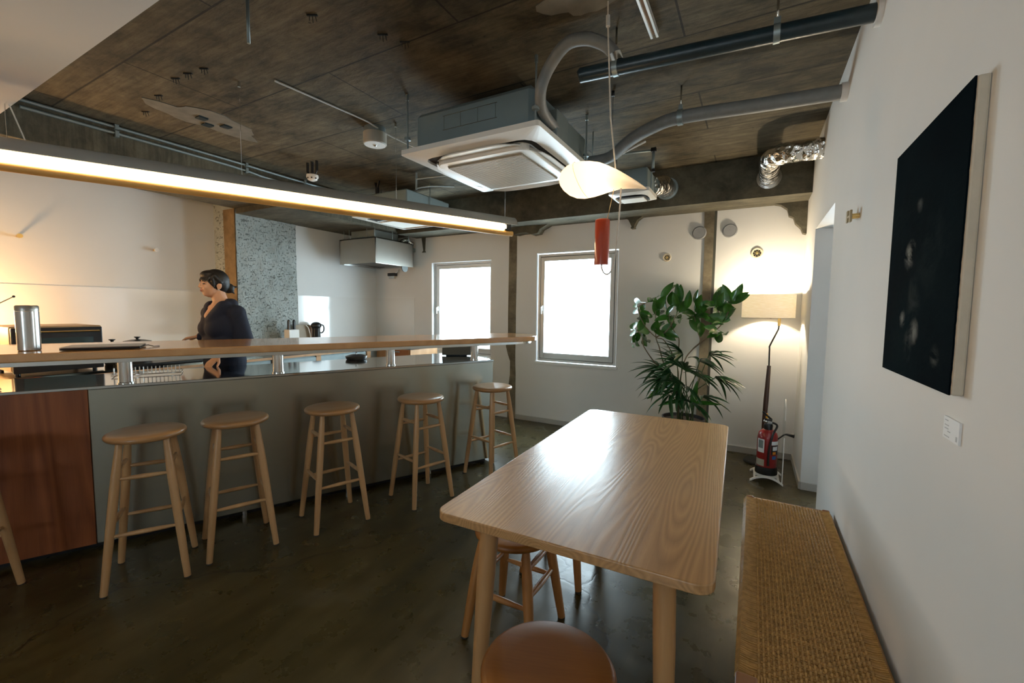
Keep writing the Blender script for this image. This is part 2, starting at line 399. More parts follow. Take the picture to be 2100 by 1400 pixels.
# kitchen wall (left): recessed part and part right of the pillar
struct(MB().box(XL-0.2, YN, 0, XL, 2.75, ZC).build('wall_left', M_wall), 'white recessed kitchen wall')
struct(MB().box(XL-0.2, 3.30, 0, XK, YB, ZC).build('wall_kitchen', M_wall), 'white kitchen wall right of the rough pillar')
struct(MB().box(XL-0.2, YN, 0, XR+T, YN-0.2, 1.15).box(XL-0.2, YN, 1.85, XR+T, YN-0.2, ZC).box(XL-0.2, YN, 1.15, -1.0, YN-0.2, 1.85).box(-.20, YN, 1.15, XR+T, YN-0.2, 1.85).build('wall_front', M_wall), 'white wall behind the camera')
# pillar: chipped front, plain side
pl = MB()
# front face grid displaced
gx = []; ny, nz = 22, 74
vs = []; 
for j in range(nz+1):
    for i in range(ny+1):
        y = 2.68 + 0.705*i/ny; z = 2.40*j/nz
        d = 0.018*mnoise.noise(Vector((y*17, z*14, 3.1))) + 0.010*mnoise.noise(Vector((y*45, z*40, 9.1)))
        if i in (0, ny): d = 0.006*mnoise.noise(Vector((y*9, z*22, 5)))
        vs.append((XK+0.02+d, y + (0.006*mnoise.noise(Vector((1, z*14, 7))) if i in (0, ny) else 0), z))
fs = [[j*(ny+1)+i, j*(ny+1)+i+1, (j+1)*(ny+1)+i+1, (j+1)*(ny+1)+i] for j in range(nz) for i in range(ny)]
pl.add(vs, fs, True); pl.box(XL-0.1, 2.685, 0, XK+0.002, 3.38, 2.55)
o = pl.build('trim_1', M_chip); struct(o, 'chipped rough concrete pillar in the kitchen')
M_side = concrete_mat('warm_lit_side_concrete', (0.20, 0.13, 0.06), (0.36, 0.25, 0.13))  # tan colour paints in the warm light on this concrete side
struct(MB().box(-5.16, 2.672, 0, XK+0.012, 2.684, 2.42).build('trim_2', M_side), 'smooth side of the pillar, tan from painted warm light')
# left beam (two depths) and rear beam
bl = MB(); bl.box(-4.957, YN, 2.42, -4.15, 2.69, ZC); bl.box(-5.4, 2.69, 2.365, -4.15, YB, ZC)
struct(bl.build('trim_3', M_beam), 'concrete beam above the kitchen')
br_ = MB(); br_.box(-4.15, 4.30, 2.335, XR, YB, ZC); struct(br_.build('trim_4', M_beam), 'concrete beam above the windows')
# lowered white ceiling near the viewer
struct(MB().box(-5.4, YN, 2.3, XR, 0.69, ZC).build('ceiling_lowered', M_wall), 'lowered white ceiling part')
# rear wall posts and corbels of bare concrete
def rough_prism(name, poly, y0, y1, label, m=M_post):
    o = MB().prism(poly, 0, 1, lambda a, b, z: (a, y0 + (y1-y0)*z, b)).build(name, m); return struct(o, label)
pts = []
rnd = random.Random(4)
zz = [0.0, 0.3, 0.55, 0.72, 0.80, 0.90, 0.97, 1.05, 1.3, 1.8, 2.34]
lft = [-2.665 + (0.03 if 0.5 < z < 0.75 else (-0.03 if 0.8 < z < 1.0 else rnd.uniform(-.006, .006))) for z in zz]
poly = [(a, z) for a, z in zip(lft, zz)] + [(-2.560 + rnd.uniform(-.005, .005), z) for z in zz[::-1]]
rough_prism('trim_5', poly, YB-0.006, YB+0.02, 'narrow bare concrete post between the windows')
zz = [0, .4, .8, 1.2, 1.5, 1.7, 1.95, 2.34]
poly = [(-0.46 + rnd.uniform(-.008, .008), z) for z in zz] + [(-0.375 + rnd.uniform(-.003, .003), z) for z in zz[::-1]]
rough_prism('trim_6', poly, YB-0.012, YB+0.02, 'bare concrete post between the round vents')
MB().box(-0.376, YB-0.004, 0, -0.352, YB+0.01, 2.34).build('trim_7', mat('painted_gap_shadow', (0.05, 0.055, 0.045), 0.9))  # dark strip paints the recess shadow in the gap beside the post
struct(bpy.data.objects['trim_7'], 'dark strip painting the shaded gap beside the bare post')
rough_prism('trim_8', [(-1.23, 2.34), (-1.19, 2.31), (-1.155, 2.24), (-1.165, 2.222), (-1.125, 2.222), (-1.13, 2.24), (-1.10, 2.30), (-1.04, 2.34)], 4.60, YB+0.01, 'small concrete corbel under the beam', M_beam)
rough_prism('trim_9', [(0.10, 2.34), (0.17, 2.32), (0.22, 2.28), (0.235, 2.22), (0.27, 2.20), (0.285, 2.15), (0.33, 2.10), (0.345, 2.06), (XR, 2.05), (XR, 2.34)], 4.60, YB+0.01, 'crumbling concrete corbel in the rear corner', M_beam)
rough_prism('trim_10', [(-2.62, 2.34), (-2.60, 2.27), (-2.52, 2.25), (-2.44, 2.262), (-2.36, 2.262), (-2.30, 2.235), (-2.22, 2.245), (-2.19, 2.29), (-2.08, 2.34)], 4.55, YB+0.01, 'broken concrete lip beside the lamp end', M_beam)
rough_prism('trim_11', [(-4.05, 2.34), (-4.02, 2.16), (-4.045, 2.135), (-3.985, 2.135), (-4.0, 2.16), (-3.99, 2.34)], 4.66, YB+0.01, 'thin concrete scrap above the hood', M_beam)
# baseboards
for nm, b in dict(baseboard_back=(-2.55, YB-0.012, 0, XR, YB, 0.06), baseboard_right=(XR-0.012, 3.93, 0, XR, YB-0.012, 0.06), baseboard_jamb=(XR, 3.918, 0, XR+T, 3.93, 0.06), baseboard_near=(XR-0.01, YN, 0, XR, 3.04, 0.06)).items():
    struct(MB().box(*b).build(nm, M_base, bevel=0.003))
# splashbacks
struct(MB().box(XL, YN+1.2, 0.86, XL+0.006, 2.672, 1.53).build('wall_splashback_left', M_splash), 'glossy white splashback panel')
struct(MB().box(XK, 3.40, 0.86, XK+0.006, YB-0.001, 1.508).box(XK+0.006, YB-0.006, 0.86, -4.20, YB, 1.508).build('wall_splashback_corner', M_splash), 'glossy white splashback in the corner')

# windows
def window(name, x0, x1, z0, z1, yf, mull=True):
    f = 0.028
    r = MB(); d = 0.05
    for (a, b, c, e) in ((x0, x0+f, z0, z1), (x1-f, x1, z0, z1), (x0+f, x1-f, z0, z0+f), (x0+f, x1-f, z1-f, z1)):
        r.box(a, yf, c, b, yf+d, e)
    o = r.build(name, M_alu, bevel=0.003); struct(o, 'grey aluminium window frame')
    g = MB(); s = f + 0.006
    for (a, b, c, e) in ((x0+f, x0+s, z0+f, z1-f), (x1-s, x1-f, z0+f, z1-f), (x0+s, x1-s, z0+f, z0+s), (x0+s, x1-s, z1-s, z1-f)):
        g.box(a, yf+0.012, c, b, yf+d-0.01, e)
    g.build('gasket', M_alud, o)
    sa = MB(); q = 0.048
    for (a, b, c, e) in ((x0+s, x0+s+q, z0+s, z1-s), (x1-s-q, x1-s, z0+s, z1-s), (x0+s+q, x1-s-q, z0+s, z0+s+q+0.02), (x0+s+q, x1-s-q, z1-s-q, z1-s)):
        sa.box(a, yf-0.004, c, b, yf+0.04, e)
    so = sa.build('window_sash', M_alu, o, bevel=0.004)
    MB().box(x0+s+q-.005, yf+0.018, z0+s+q, x1-s-q+.005, yf+0.022, z1-s-q+.005).build('pane', M_glass, so)
    h = MB(); hz = z0 + 0.50*(z1-z0)
    h.box(x0+s+0.012, yf-0.022, hz-0.03, x0+s+0.034, yf-0.004, hz+0.03); h.tube([(x0+s+.023, yf-.02, hz+.015), (x0+s+.023, yf-.04, hz+.01), (x0+s+.028, yf-.042, hz-.07)], 0.008, 8)
    h.build('handle', M_whitep, so)
    return o
window('window_1', w1[0]+0.012, w1[1]-0.008, w1[2]+0.012, w1[3]-0.012, YB+0.02)
window('window_2', w2[0]+0.0, w2[1]+0.03, w2[2]+0.0, w2[3]-0.0, YB+0.065)
struct(MB().box(w1[0]-0.02, YB-0.012, w1[2]-0.028, w1[1]+0.02, YB+0.05, w1[2]+0.004).build('window_1_sill', M_wall, bevel=0.004), 'white window sill')
struct(MB().box(.8, 4.9, .8, 2.3, 4.94, .84).box(1.52, 4.9, .8, 1.58, 4.94, 2.2).build('window_3', M_alu), 'side room window bars')
struct(MB().box(-1.05, YN-0.1, 1.15, -.15, YN-0.06, 1.19).box(-.62, YN-0.1, 1.15, -.58, YN-0.06, 2.05).build('window_fill', M_alu), 'bars of the unseen fill window added behind the camera')  # unseen window, added to let in fill light

# ceiling patch with three anchor blocks
def flatblob(cx, cy, rx, ry, z0, z1, seed, n=28, rot=0):
    rr = random.Random(seed); pts = []
    ph = [rr.uniform(0, 6) for _ in range(4)]
    for k in range(n):
        a = 2*PI*k/n; r = 1 + .16*math.sin(3*a+ph[0]) + .1*math.sin(5*a+ph[1]) + .06*math.sin(9*a+ph[2])
        x, y = rx*r*math.cos(a), ry*r*math.sin(a)
        pts.append((cx + x*math.cos(rot) - y*math.sin(rot), cy + x*math.sin(rot) + y*math.cos(rot)))
    return MB().prism(pts, z0, z1)
M_patch = mat('pale_mortar', (0.17, 0.16, 0.13), 0.9, var=0.2, vs=12)
struct(flatblob(-3.45, 1.72, 0.16, 0.34, ZC-0.004, ZC+0.01, 3).build('ceiling_patch', M_patch), 'pale mortar patch on the ceiling')
struct(flatblob(-0.70, 1.80, 0.16, 0.12, ZC-0.004, ZC+0.01, 6).build('ceiling_patch_small', M_patch), 'pale mortar patch near the pendant')
for k, (x, y) in enumerate(((-3.43, 1.66), (-3.52, 1.74), (-3.43, 1.82))):
    o = MB().box(x-.03, y-.03, ZC-.014, x+.03, y+.03, ZC-.004).build('anchor_block', M_navy, bevel=.003)
    tag(o, ['leftmost dark square anchor block on the pale ceiling patch', 'middle dark square anchor block, lowest in the pale ceiling patch', 'rightmost dark square anchor block on the pale ceiling patch'][k], 'anchor block', 'anchor blocks on the ceiling patch')
# little steel wire hooks left in the concrete
HK = [(-2.99, 1.317), (-2.867, 1.325), (-2.729, 1.342), (-3.324, 1.367), (-3.674, 1.431), (-1.57, 1.69), (-1.624, 1.596), (-1.802, 1.344)]
hk = MB()
for k in range(3):
    x = (k-1)*0.013; hk.cyl((x, 0, 0), (x+.002*k, 0.003*k, -0.026-0.008*(k % 2)), 0.0018, n=6)
hk.box(-.024, -.004, -.006, .024, .004, 0)
h0 = None
HL = ['second from left of the three close rusty wire hooks under the ceiling', 'middle rusty wire hook of the close row of three', 'rightmost and thickest rusty wire hook of the close row of three',
      'lone rusty wire hook just left of the pale mortar patch', 'rusty wire hook nearest the beam conduits, far left', 'rusty wire hook right of centre near the air conditioner rod',
      'rusty wire hook left of the dark corner behind the air conditioner', 'rusty wire hook near the top edge of the picture above the smoke detector']
HL[0] = 'leftmost rusty wire hook of the close row of three'
for (x, y), lb in zip(HK, HL):
    if h0 is None: h0 = hk.build('wire_hook', M_rubber); c = h0
    else: c = copy_tree(h0)
    c.location = (x, y, ZC); c.rotation_euler = (0, 0, 0.5)
    tag(c, lb, 'wire hook', 'rusty hooks in the ceiling concrete')

# ================================================================== BAR / ISLAND
isl = thing('kitchen_island', 'long stainless steel counter base with a cherry wood panel at its left end', 'counter', tuple(W(-1.8, -0.3)), 0)
def P4(poly, z0, z1): return MB().prism(poly, z0, z1, lambda a, b, z: W(a, b, z))
P4([(-2.6, 0), (0, 0), (0, -0.72), (-2.6, -0.58)], 0.035, 0.903).build('steel_body', M_steel, isl, bevel=.004)
P4([(-3.75, 0), (-2.602, 0), (-2.602, -0.57), (-3.75, -0.5)], 0.035, 0.903).build('wood_panel', M_cab, isl, bevel=.002)
P4([(-3.75, -.05), (-.05, -.05), (-.05, -.66), (-3.75, -.45)], 0.0, 0.036).build('plinth', M_black, isl)
P4([(-3.75, .004), (.004, .004), (.004, -.725), (-3.75, -.505)], 0.903, 0.919).build('steel_worktop', M_steel_top, isl, bevel=.002)
for d in (-2.55, -1.9, -1.25, -.6): MB().cyl(W(d, -0.03, 0), W(d, -0.03, .036), 0.018).build('foot', M_chrome, isl)
bar = thing('raised_bar_top', 'long honey wood bar shelf with a rounded end on round steel posts', 'bar', tuple(W(-1.8, 0, .919)), 0)
end = [(0.02, .375, 0), (.15, .355, 0), (.25, .295, 0), (.315, .20, 0), (.335, .08, 0), (.318, -.06, 0), (.25, -.16, 0), (.1, -.205, 0)]
end = [(p.x, p.y) for p in catmull(end, 5)]
bp = [(-3.75, .395)] + end + [(-3.75, -.345)]
P4(bp, 1.10, 1.14).build('wood_top', M_bar, bar, bevel=.006, seg=3)
def inset(poly, k):
    cx = sum(p[0] for p in poly)/len(poly); cy = .03
    return [(a - (k if a > -.5 else 0)*(1 if a > .1 else .3), b - k*(1 if b > cy else -1)) for a, b in poly]
P4(inset(bp, .035), 1.078, 1.10).build('steel_tray', M_ss, bar, bevel=.003)
for d, n in ((-3.35, -.05), (-2.448, -.045), (-1.677, -.062), (-.899, -.08), (-.144, -.085)):
    MB().cyl(W(d, n, .919), W(d, n, 1.08), 0.033, n=28).lathe([(0.0, 0), (.038, 0), (.038, .006), (.033, .008)], 28, W(d, n, .919)).build('post', M_chrome, bar)

# ------------------------------------------------------------------ things on the bar and the island
p = W(-2.757, .20, 1.14)
th = thing('vacuum_flask', 'brushed steel vacuum flask standing on the left of the bar', 'flask', tuple(p))
MB().lathe([(0, 0), (.036, 0), (.040, .004), (.0405, .175), (.0405, .187)], 32).build('body', M_ss, th, local=True)
MB().lathe([(.0395, .188), (.0395, .190), (.0405, .191), (.0405, .210), (.036, .216), (0, .217)], 32).build('lid', M_hood, th, local=True)
lp = thing('laptop', 'closed slim grey laptop lying on the bar beside the steel flask', 'laptop', tuple(W(-2.485, .215, 1.14)), BANG-0.03)
MB().box(-.148, -.10, .002, .148, .095, .010).build('base', M_black, lp, bevel=.004, local=True)
MB().box(-.148, -.10, .011, .148, .095, .0165).build('lid', mat('grey_laptop_lid', (0.32, 0.30, 0.28), 0.35, 0.6), lp, bevel=.003, local=True)
MB().tube([(.14, .02, .008), (.165, .03, .01), (.19, .0, .004), (.21, .035, .003)], .0025, 6).build('cable', M_black, lp, local=True)
rad = thing('antenna_rod', 'thin telescopic metal antenna rising at the left edge above the bar', 'antenna', tuple(W(-3.3, .12, 1.14)))
MB().box(-.06, -.03, 0, .06, .03, .06).build('base', M_blackm, rad, bevel=.006, local=True)
MB().tube([tuple(W(-3.3, .12, 1.19)), (-3.42, .57, 1.30), (-3.3, .69, 1.40)], [.004, .0035, .0025], 8).build('rod', M_chrome, rad)
MB().ell((-3.3, .69, 1.40), (.006,)*3, 10, 6).build('tip', M_blackm, rad)
# POS tablet seen from behind
tb = thing('tablet_on_stand', 'dark navy tablet leaning on its stand on the steel counter end', 'tablet', tuple(W(-.16, -.40, .919)), math.radians(33))
M_tab = mat('navy_tablet_shell', (0.008, 0.022, 0.032), 0.42)
rt = Matrix.Rotation(math.radians(28), 4, 'X')
MB().box(-.135, -.006, .0, .135, .006, .175, Matrix.Translation((0, 0.03, .006)) @ rt.inverted()).build('screen_shell', M_tab, tb, bevel=.004, local=True)
MB().box(-.02, -.0075, .10, .02, -.006, .118, Matrix.Translation((0, 0.03, .006)) @ rt.inverted()).build('logo_mark', mat('logo_grey', (0.12, 0.2, 0.23), 0.4), tb, local=True)
MB().prism([(.05, 0), (.14, 0), (.075, .08)], -.10, .10, lambda a, b, z: (z, a, b)).build('stand', M_tab, tb, bevel=.003, local=True)
pn = thing('lidded_pan', 'black lidded pan standing at the back of the steel counter', 'pan', tuple(W(-1.02, -.60, .919)))
MB().lathe([(0, 0), (.075, 0), (.085, .01), (.088, .025), (.0, .025)], 32).build('pan_body', M_blackm, pn, local=True)
MB().lathe([(.09, .026), (.088, .03), (.05, .042), (0, .047)], 32).build('lid', M_black, pn, local=True)
MB().lathe([(0, .046), (.006, .046), (.006, .056), (.012, .062), (0, .066)], 16).build('knob', M_chrome, pn, local=True)
rk = thing('wire_dish_rack', 'low steel wire rack with upright tines on the counter below the bar', 'dish rack', tuple(W(-2.38, -.42, .919)), BANG)
r_ = MB()
for y in (-.09, .09): r_.tube([(-.17, y, .01), (.17, y, .01)], .003, 6)
for x in (-.17, .17): r_.tube([(x, -.09, .01), (x, .09, .01)], .003, 6)
r_.build('base_frame', M_chrome, rk, local=True)
t_ = MB()
for k in range(17):
    x = -.16 + .02*k; t_.tube([(x, -.085, .01), (x, -.085, .055), (x, -.06, .055), (x, -.06, .01)], .0018, 5)
t_.build('tines', M_chrome, rk, local=True)
wc = MB().tube(catmull([W(-3.05, -.1, .924), W(-3.02, -.16, .95), W(-2.98, -.08, .975), W(-3.03, -.04, .95), W(-2.96, -.12, .93), W(-2.93, -.06, .925)], 6), .0025, 6)
tag(wc.build('coiled_cable', M_cable), 'loosely coiled white cable on the steel counter at the far left', 'cable')

# ------------------------------------------------------------------ back kitchen counters
kc = thing('kitchen_counter', 'steel topped kitchen counter with a wooden edge carrying the toaster oven', 'counter', (-4.7, 1.5, 0))
MB().box(XL+.006, -1.4, .03, -4.34, 2.66, .82).build('cabinet', M_galv, kc, bevel=.002)
MB().box(XL+.006, -1.4, .845, -4.30, 2.66, .862).build('worktop', M_steel_top, kc)
MB().box(-4.34, -1.4, .82, -4.30, 2.66, .845).build('wood_edge', M_kwood, kc)
kc = thing('kitchen_counter', 'steel topped kitchen counter in front of the rough pillar with knife block on it', 'counter', (-4.6, 3.4, 0))
MB().box(XK+.03, 2.665, .03, -4.34, 4.10, .82).build('cabinet', M_galv, kc, bevel=.002)
MB().box(XK+.03, 2.665, .845, -4.30, 4.10, .862).build('worktop', M_steel_top, kc)
MB().box(-4.34, 2.665, .82, -4.30, 4.10, .845).build('wood_edge', M_kwood, kc)
for y0, y1 in ((2.72, 3.18), (3.24, 3.9)):
    d = MB().box(-4.34, y0, .20, -4.325, y1, .80).build('door', M_galv, kc, bevel=.002)
    MB().tube([(-4.325, y0+.05, .74), (-4.30, y0+.05, .74), (-4.30, y0+.2, .74), (-4.325, y0+.2, .74)], .005, 6).build('handle', M_chrome, d)
for y in (2.70, 3.21, 3.95): MB().box(-4.34, y-.03, .05, -4.322, y+.03, .82).build('wood_post', M_kwood, kc)
kc2 = thing('drawer_cabinet', 'low wooden drawer cabinet under the left window', 'cabinet', (-4.3, 4.4, 0))
MB().box(XK+.01, 4.13, .03, -3.78, YB-.014, .84).build('carcass', M_kwood, kc2, bevel=.002)
MB().box(XK+.01, 4.125, .84, -3.77, YB-.014, .862).build('top', M_steel_top, kc2)
for x0, x1, m in ((-4.9, -4.55, M_kwood), (-4.54, -4.18, M_kwood), (-4.17, -3.80, wood('redder_drawer_wood', (0.46, 0.19, 0.075), (0.36, 0.14, 0.05), 0, 3, .4))):
    d = MB().box(x0, 4.112, .55, x1, 4.13, .83).build('drawer', m, kc2, bevel=.002)
    MB().box((x0+x1)/2-.05, 4.100, .80, (x0+x1)/2+.05, 4.112, .81).build('handle', M_chrome, d)
# oven
ov = thing('toaster_oven', 'wide black toaster oven with a tan shell on the kitchen counter', 'oven', (-4.7, 1.14, .862))
M_tan = mat('tan_enamel', (0.42, 0.27, 0.14), 0.4)
MB().box(-4.98, .90, .885, -4.48, 1.39, 1.205).build('shell', M_tan, ov, bevel=.012, seg=3)
dr = MB().box(-4.48, .905, .875, -4.455, 1.385, 1.195).build('door', M_black, ov, bevel=.006)
MB().box(-4.456, .95, .92, -4.452, 1.33, 1.12).build('door_glass', mat('dark_oven_glass', (0.008, 0.03, 0.035), 0.08, coat=.5), dr)
MB().tube([(-4.455, .94, 1.165), (-4.425, .94, 1.165), (-4.425, 1.36, 1.165), (-4.455, 1.36, 1.165)], .006, 8).build('handle', M_brass, dr)
for x in (-4.93, -4.53):
    for y in (.94, 1.35): MB().cyl((x, y, .862), (x, y, .886), .014, n=12).build('foot', M_black, ov)
# pots
def pot(name, label, x, y, r, h, sg=1):
    t = thing(name, label, 'pot', (x, y, .862))
    MB().lathe([(0, 0), (r*.9, 0), (r, .01), (r, h), (r*.97, h), (r*.96, h-.004), (0, h-.004)], 28).build('pot_body', M_blackm, t, local=True)
    MB().lathe([(r*1.02, h), (r*1.02, h+.006), (r*.5, h+.018), (0, h+.022)], 28).build('lid', M_black, t, local=True)
    MB().lathe([(0, h+.02), (.01, h+.02), (.01, h+.03), (.022, h+.038), (.022, h+.044), (0, h+.046)], 16).build('knob', M_black, t, local=True)
    MB().tube([(0, sg*r, h*.8), (.03, sg*(r+.03), h*.8), (0, sg*(r+.035), h*.8), (-.03, sg*(r+.03), h*.8), (-.01, sg*r, h*.8)], .005, 6).build('handle', M_blackm, t, local=True)
pot('cooking_pot', 'black lidded cooking pot on the kitchen counter nearest the woman', -4.70, 1.69, .095, .185)
pot('saucepan', 'low black saucepan on the kitchen counter beside the oven', -4.72, 1.525, .055, .17, -1)
tr = MB().box(-4.6, 1.5, .863, -4.36, 2.05, .885).build('induction_hob', M_black, bevel=.004); tag(tr, 'flat black induction hob on the wooden edged counter', 'hob')
kb = thing('knife_block', 'white knife block with two black handled knives by the rough pillar', 'knife block', (-4.8, 3.2, .862))
MB().box(-4.84, 3.135, .862, -4.74, 3.265, 1.098).build('block', M_whitep, kb, bevel=.006)
for y in (3.165, 3.232):
    k = MB().box(-4.805, y-.012, 1.09, -4.775, y+.012, 1.20).ell((-4.79, y, 1.20), (.017, .014, .016), 12, 8)
    ko = k.build('knife_handle', M_black, kb, bevel=.004)
    for zz_ in (1.125, 1.155, 1.18): MB().ell((-4.773, y, zz_), (.003,)*3, 8, 6).build('rivet', M_chrome, ko)
cb = MB().box(-4.90, 3.285, .862, -4.88, 3.50, 1.145).build('cutting_board', mat('brown_board', (0.30, 0.24, 0.17), 0.6), bevel=.004); tag(cb, 'dull brown cutting board standing beside the knife block', 'cutting board')
cb = MB().box(-4.935, 3.40, .862, -4.915, 3.60, 1.135).build('cutting_board', M_kwood, bevel=.004); tag(cb, 'lighter wooden cutting board standing behind the dull brown one', 'cutting board')
wh = MB().tube(catmull([(-4.86, 3.44, 1.14), (-4.855, 3.47, 1.10), (-4.85, 3.49, 1.0), (-4.85, 3.495, .87)], 5), .006, 8).build('white_spatula', M_whitep); tag(wh, 'thin white utensil leaning on the cutting board', 'utensil')
kt = thing('black_kettle', 'black kettle with a loop handle behind the cutting boards', 'kettle', (-4.82, 3.60, .862))
MB().lathe([(0, 0), (.05, 0), (.055, .02), (.045, .22), (.05, .24)], 20, (-4.83, 3.56, .862)).ell((-4.83, 3.56, 1.135), (.06, .065, .045), 20, 12).build('body', M_black, kt)
MB().tube(catmull([(-4.82, 3.60, 1.15), (-4.81, 3.65, 1.13), (-4.81, 3.655, 1.07), (-4.82, 3.63, 1.04), (-4.83, 3.60, 1.05)], 5), .008, 8).build('handle', M_black, kt)
# hooks on the white wall
for (y, z, lb) in ((1.17, 1.925, 'brass knob hook on the white kitchen wall, farther left'), (2.11, 1.926, 'pale knob hook on the white kitchen wall above the woman')):
    t = thing('wall_peg', lb, 'wall hook', (XL, y, z), group='knobs on the kitchen wall')
    MB().tube([(XL, y, z), (XL+.05, y, z)], [.010, .010], 14).build('stem', M_brass, t)
    MB().tube([(XL+.05, y, z), (XL+.07, y, z)], [.018, .018], 18).build('knob', M_brass if y < 1.5 else M_whitep, t)
# table lamp just outside the picture on the counter (warm glow on the wall)
tl = thing('globe_lamp', 'glowing globe lamp on the kitchen counter left of the oven', 'lamp', (-5.12, .62, .862))
MB().lathe([(0, 0), (.06, 0), (.06, .012), (.012, .02), (.012, .28)], 20).build('stand', M_brass, tl, local=True)
MB().ell((0, 0, .37), (.09, .09, .09), 24, 14).build('globe', emissive('warm_globe_glow', (1, .56, .22), 190), tl, local=True)

# hood
hd = thing('range_hood', 'stainless range hood box hanging in the kitchen corner', 'range hood', (-4.5, 4.25, 1.92))
hb = MB(); x0, x1, y0, y1, z0, z1 = -4.76, -4.11, 3.88, 4.56, 1.925, 2.24
hb.box(x0, y0, z0, x1, y0+.012, z1).box(x1-.012, y0, z0, x1, y1, z1).box(x0, y0, z1-.012, x1, y1, z1).box(x0, y0, z0, x0+.012, y1, z1).box(x0, y1-.012, z0, x1, y1, z1)
hb.build('canopy', M_hood, hd, bevel=.002)
MB().box(x0+.04, y0+.06, z0+.02, x1-.06, y1-.05, z0+.05).build('filter', M_black, hd)
MB().box(x0+.02, y0+.02, z0-.008, x0+.06, y1-.02, z0+.012).box(x1-.035, y0+.02, z0-.004, x1-.012, y1-.02, z0+.01).build('gutter', M_chrome, hd)
MB().box(-4.70, 4.02, 2.24, -4.28, 4.45, 2.364).build('duct_box', M_galv, hd, bevel=.003)
MB().box(-4.70, 4.56, 2.15, -4.64, YB, 2.20).box(-4.24, 4.56, 2.15, -4.18, YB, 2.20).build('wall_bracket', M_galv, hd)
for x, y in ((-4.72, 3.92), (-4.62, 3.92), (-4.14, 3.90), (-4.14, 4.2), (-4.14, 4.5), (-4.3, 3.92)):
    MB().cyl((x, y, 2.235), (x, y, 2.366), .005, n=8).build('hanger_rod', M_galv, hd)
MB().tube(catmull([(-4.2, 4.42, 2.25), (-4.17, 4.5, 2.29), (-4.2, 4.58, 2.27), (-4.16, 4.62, 2.24)], 5), .03, 12).build('foil_hose', M_foil, hd)
MB().cyl((-4.128, 4.40, 1.905), (-4.112, 4.40, 1.905), .055, n=24).build('drip_cup', mat('matt_grey_cup', (0.16, 0.18, 0.18), 0.7), hd)
sp = thing('valve_bracket', 'small dark valve bracket on the corner wall below the hood', 'valve', (-4.5, YB-.05, 1.86))
MB().box(-4.66, YB-.06, 1.825, -4.52, YB-.002, 1.87).build('body', M_blackm, sp, bevel=.006)
MB().tube(catmull([(-4.53, YB-.04, 1.86), (-4.47, YB-.06, 1.875), (-4.44, YB-.06, 1.91), (-4.43, YB-.05, 1.95)], 4), .007, 8).build('pipe', M_chrome, sp)
MB().box(-4.64, YB-.05, 1.79, -4.54, YB-.01, 1.825).build('grille', M_ss, sp)

# ================================================================== TUBE LAMP over the bar
tlp = thing('linear_pendant_lamp', 'very long grey tube pendant lamp glowing warmly over the bar', 'pendant lamp', tuple(W(-1.4, .12, 2.07)))
def along(prof, d0, d1, n0=.12):
    m = MB(); n = len(prof)
    vs = [W(d0, n0+a, b) for a, b in prof] + [W(d1, n0+a, b) for a, b in prof]
    m.add(vs, [[i, (i+1) % n, n+(i+1) % n, n+i] for i in range(n)], True); m.add(vs[:n], [list(range(n))]); m.add(vs[n:], [list(range(n))[::-1]]); return m
outer = [(.068*math.cos(a), 2.072+.072*math.sin(a)) for a in [PI*k/14 for k in range(15)]]
inner = [(.062*math.cos(a), 2.072+.062*math.sin(a)) for a in [PI*k/14 for k in range(15)]][::-1]
D0, D1 = -3.7, .115
along(outer+inner, D0, D1).build('shell', mat('warm_grey_shell', (0.30, 0.285, 0.255), 0.5), tlp)
along([(.026*math.cos(2*PI*k/16), 2.058+.026*math.sin(2*PI*k/16)) for k in range(16)], -3.6, .03).build('light_tube', emissive('warm_tube_glow', (1, .76, .43), 17), tlp)
along([(.022*math.cos(2*PI*k/16), 2.008+.022*math.sin(2*PI*k/16)) for k in range(16)], D0, .105).build('wooden_rod', wood('lamp_rod_wood', (0.75, 0.42, 0.12), (0.62, 0.33, 0.09), 1, 2, .35), tlp)
for d in (-3.62, .05): MB().box(-.03, -.02, -.03, .03, .02, .02, Matrix.Translation(W(d, .12, 2.06)) @ Matrix.Rotation(BANG, 4, 'Z')).build('end_fitting', M_black, tlp)
for d in (-2.80, -1.857, -.912, .03): MB().tube([W(d, .12, 2.14), W(d, .12, ZC)], .0018, 6).lathe([(0, -.03), (.008, -.03), (.008, 0)], 10, tuple(W(d, .12, ZC))).build('suspension_wire', M_chrome, tlp)
MB().tube(catmull([W(-2.80, .12, ZC), W(-2.84, .13, 2.5), W(-2.80, .12, 2.35), W(-2.74, .12, 2.14)], 5), .003, 6).build('power_cable', M_cable, tlp)

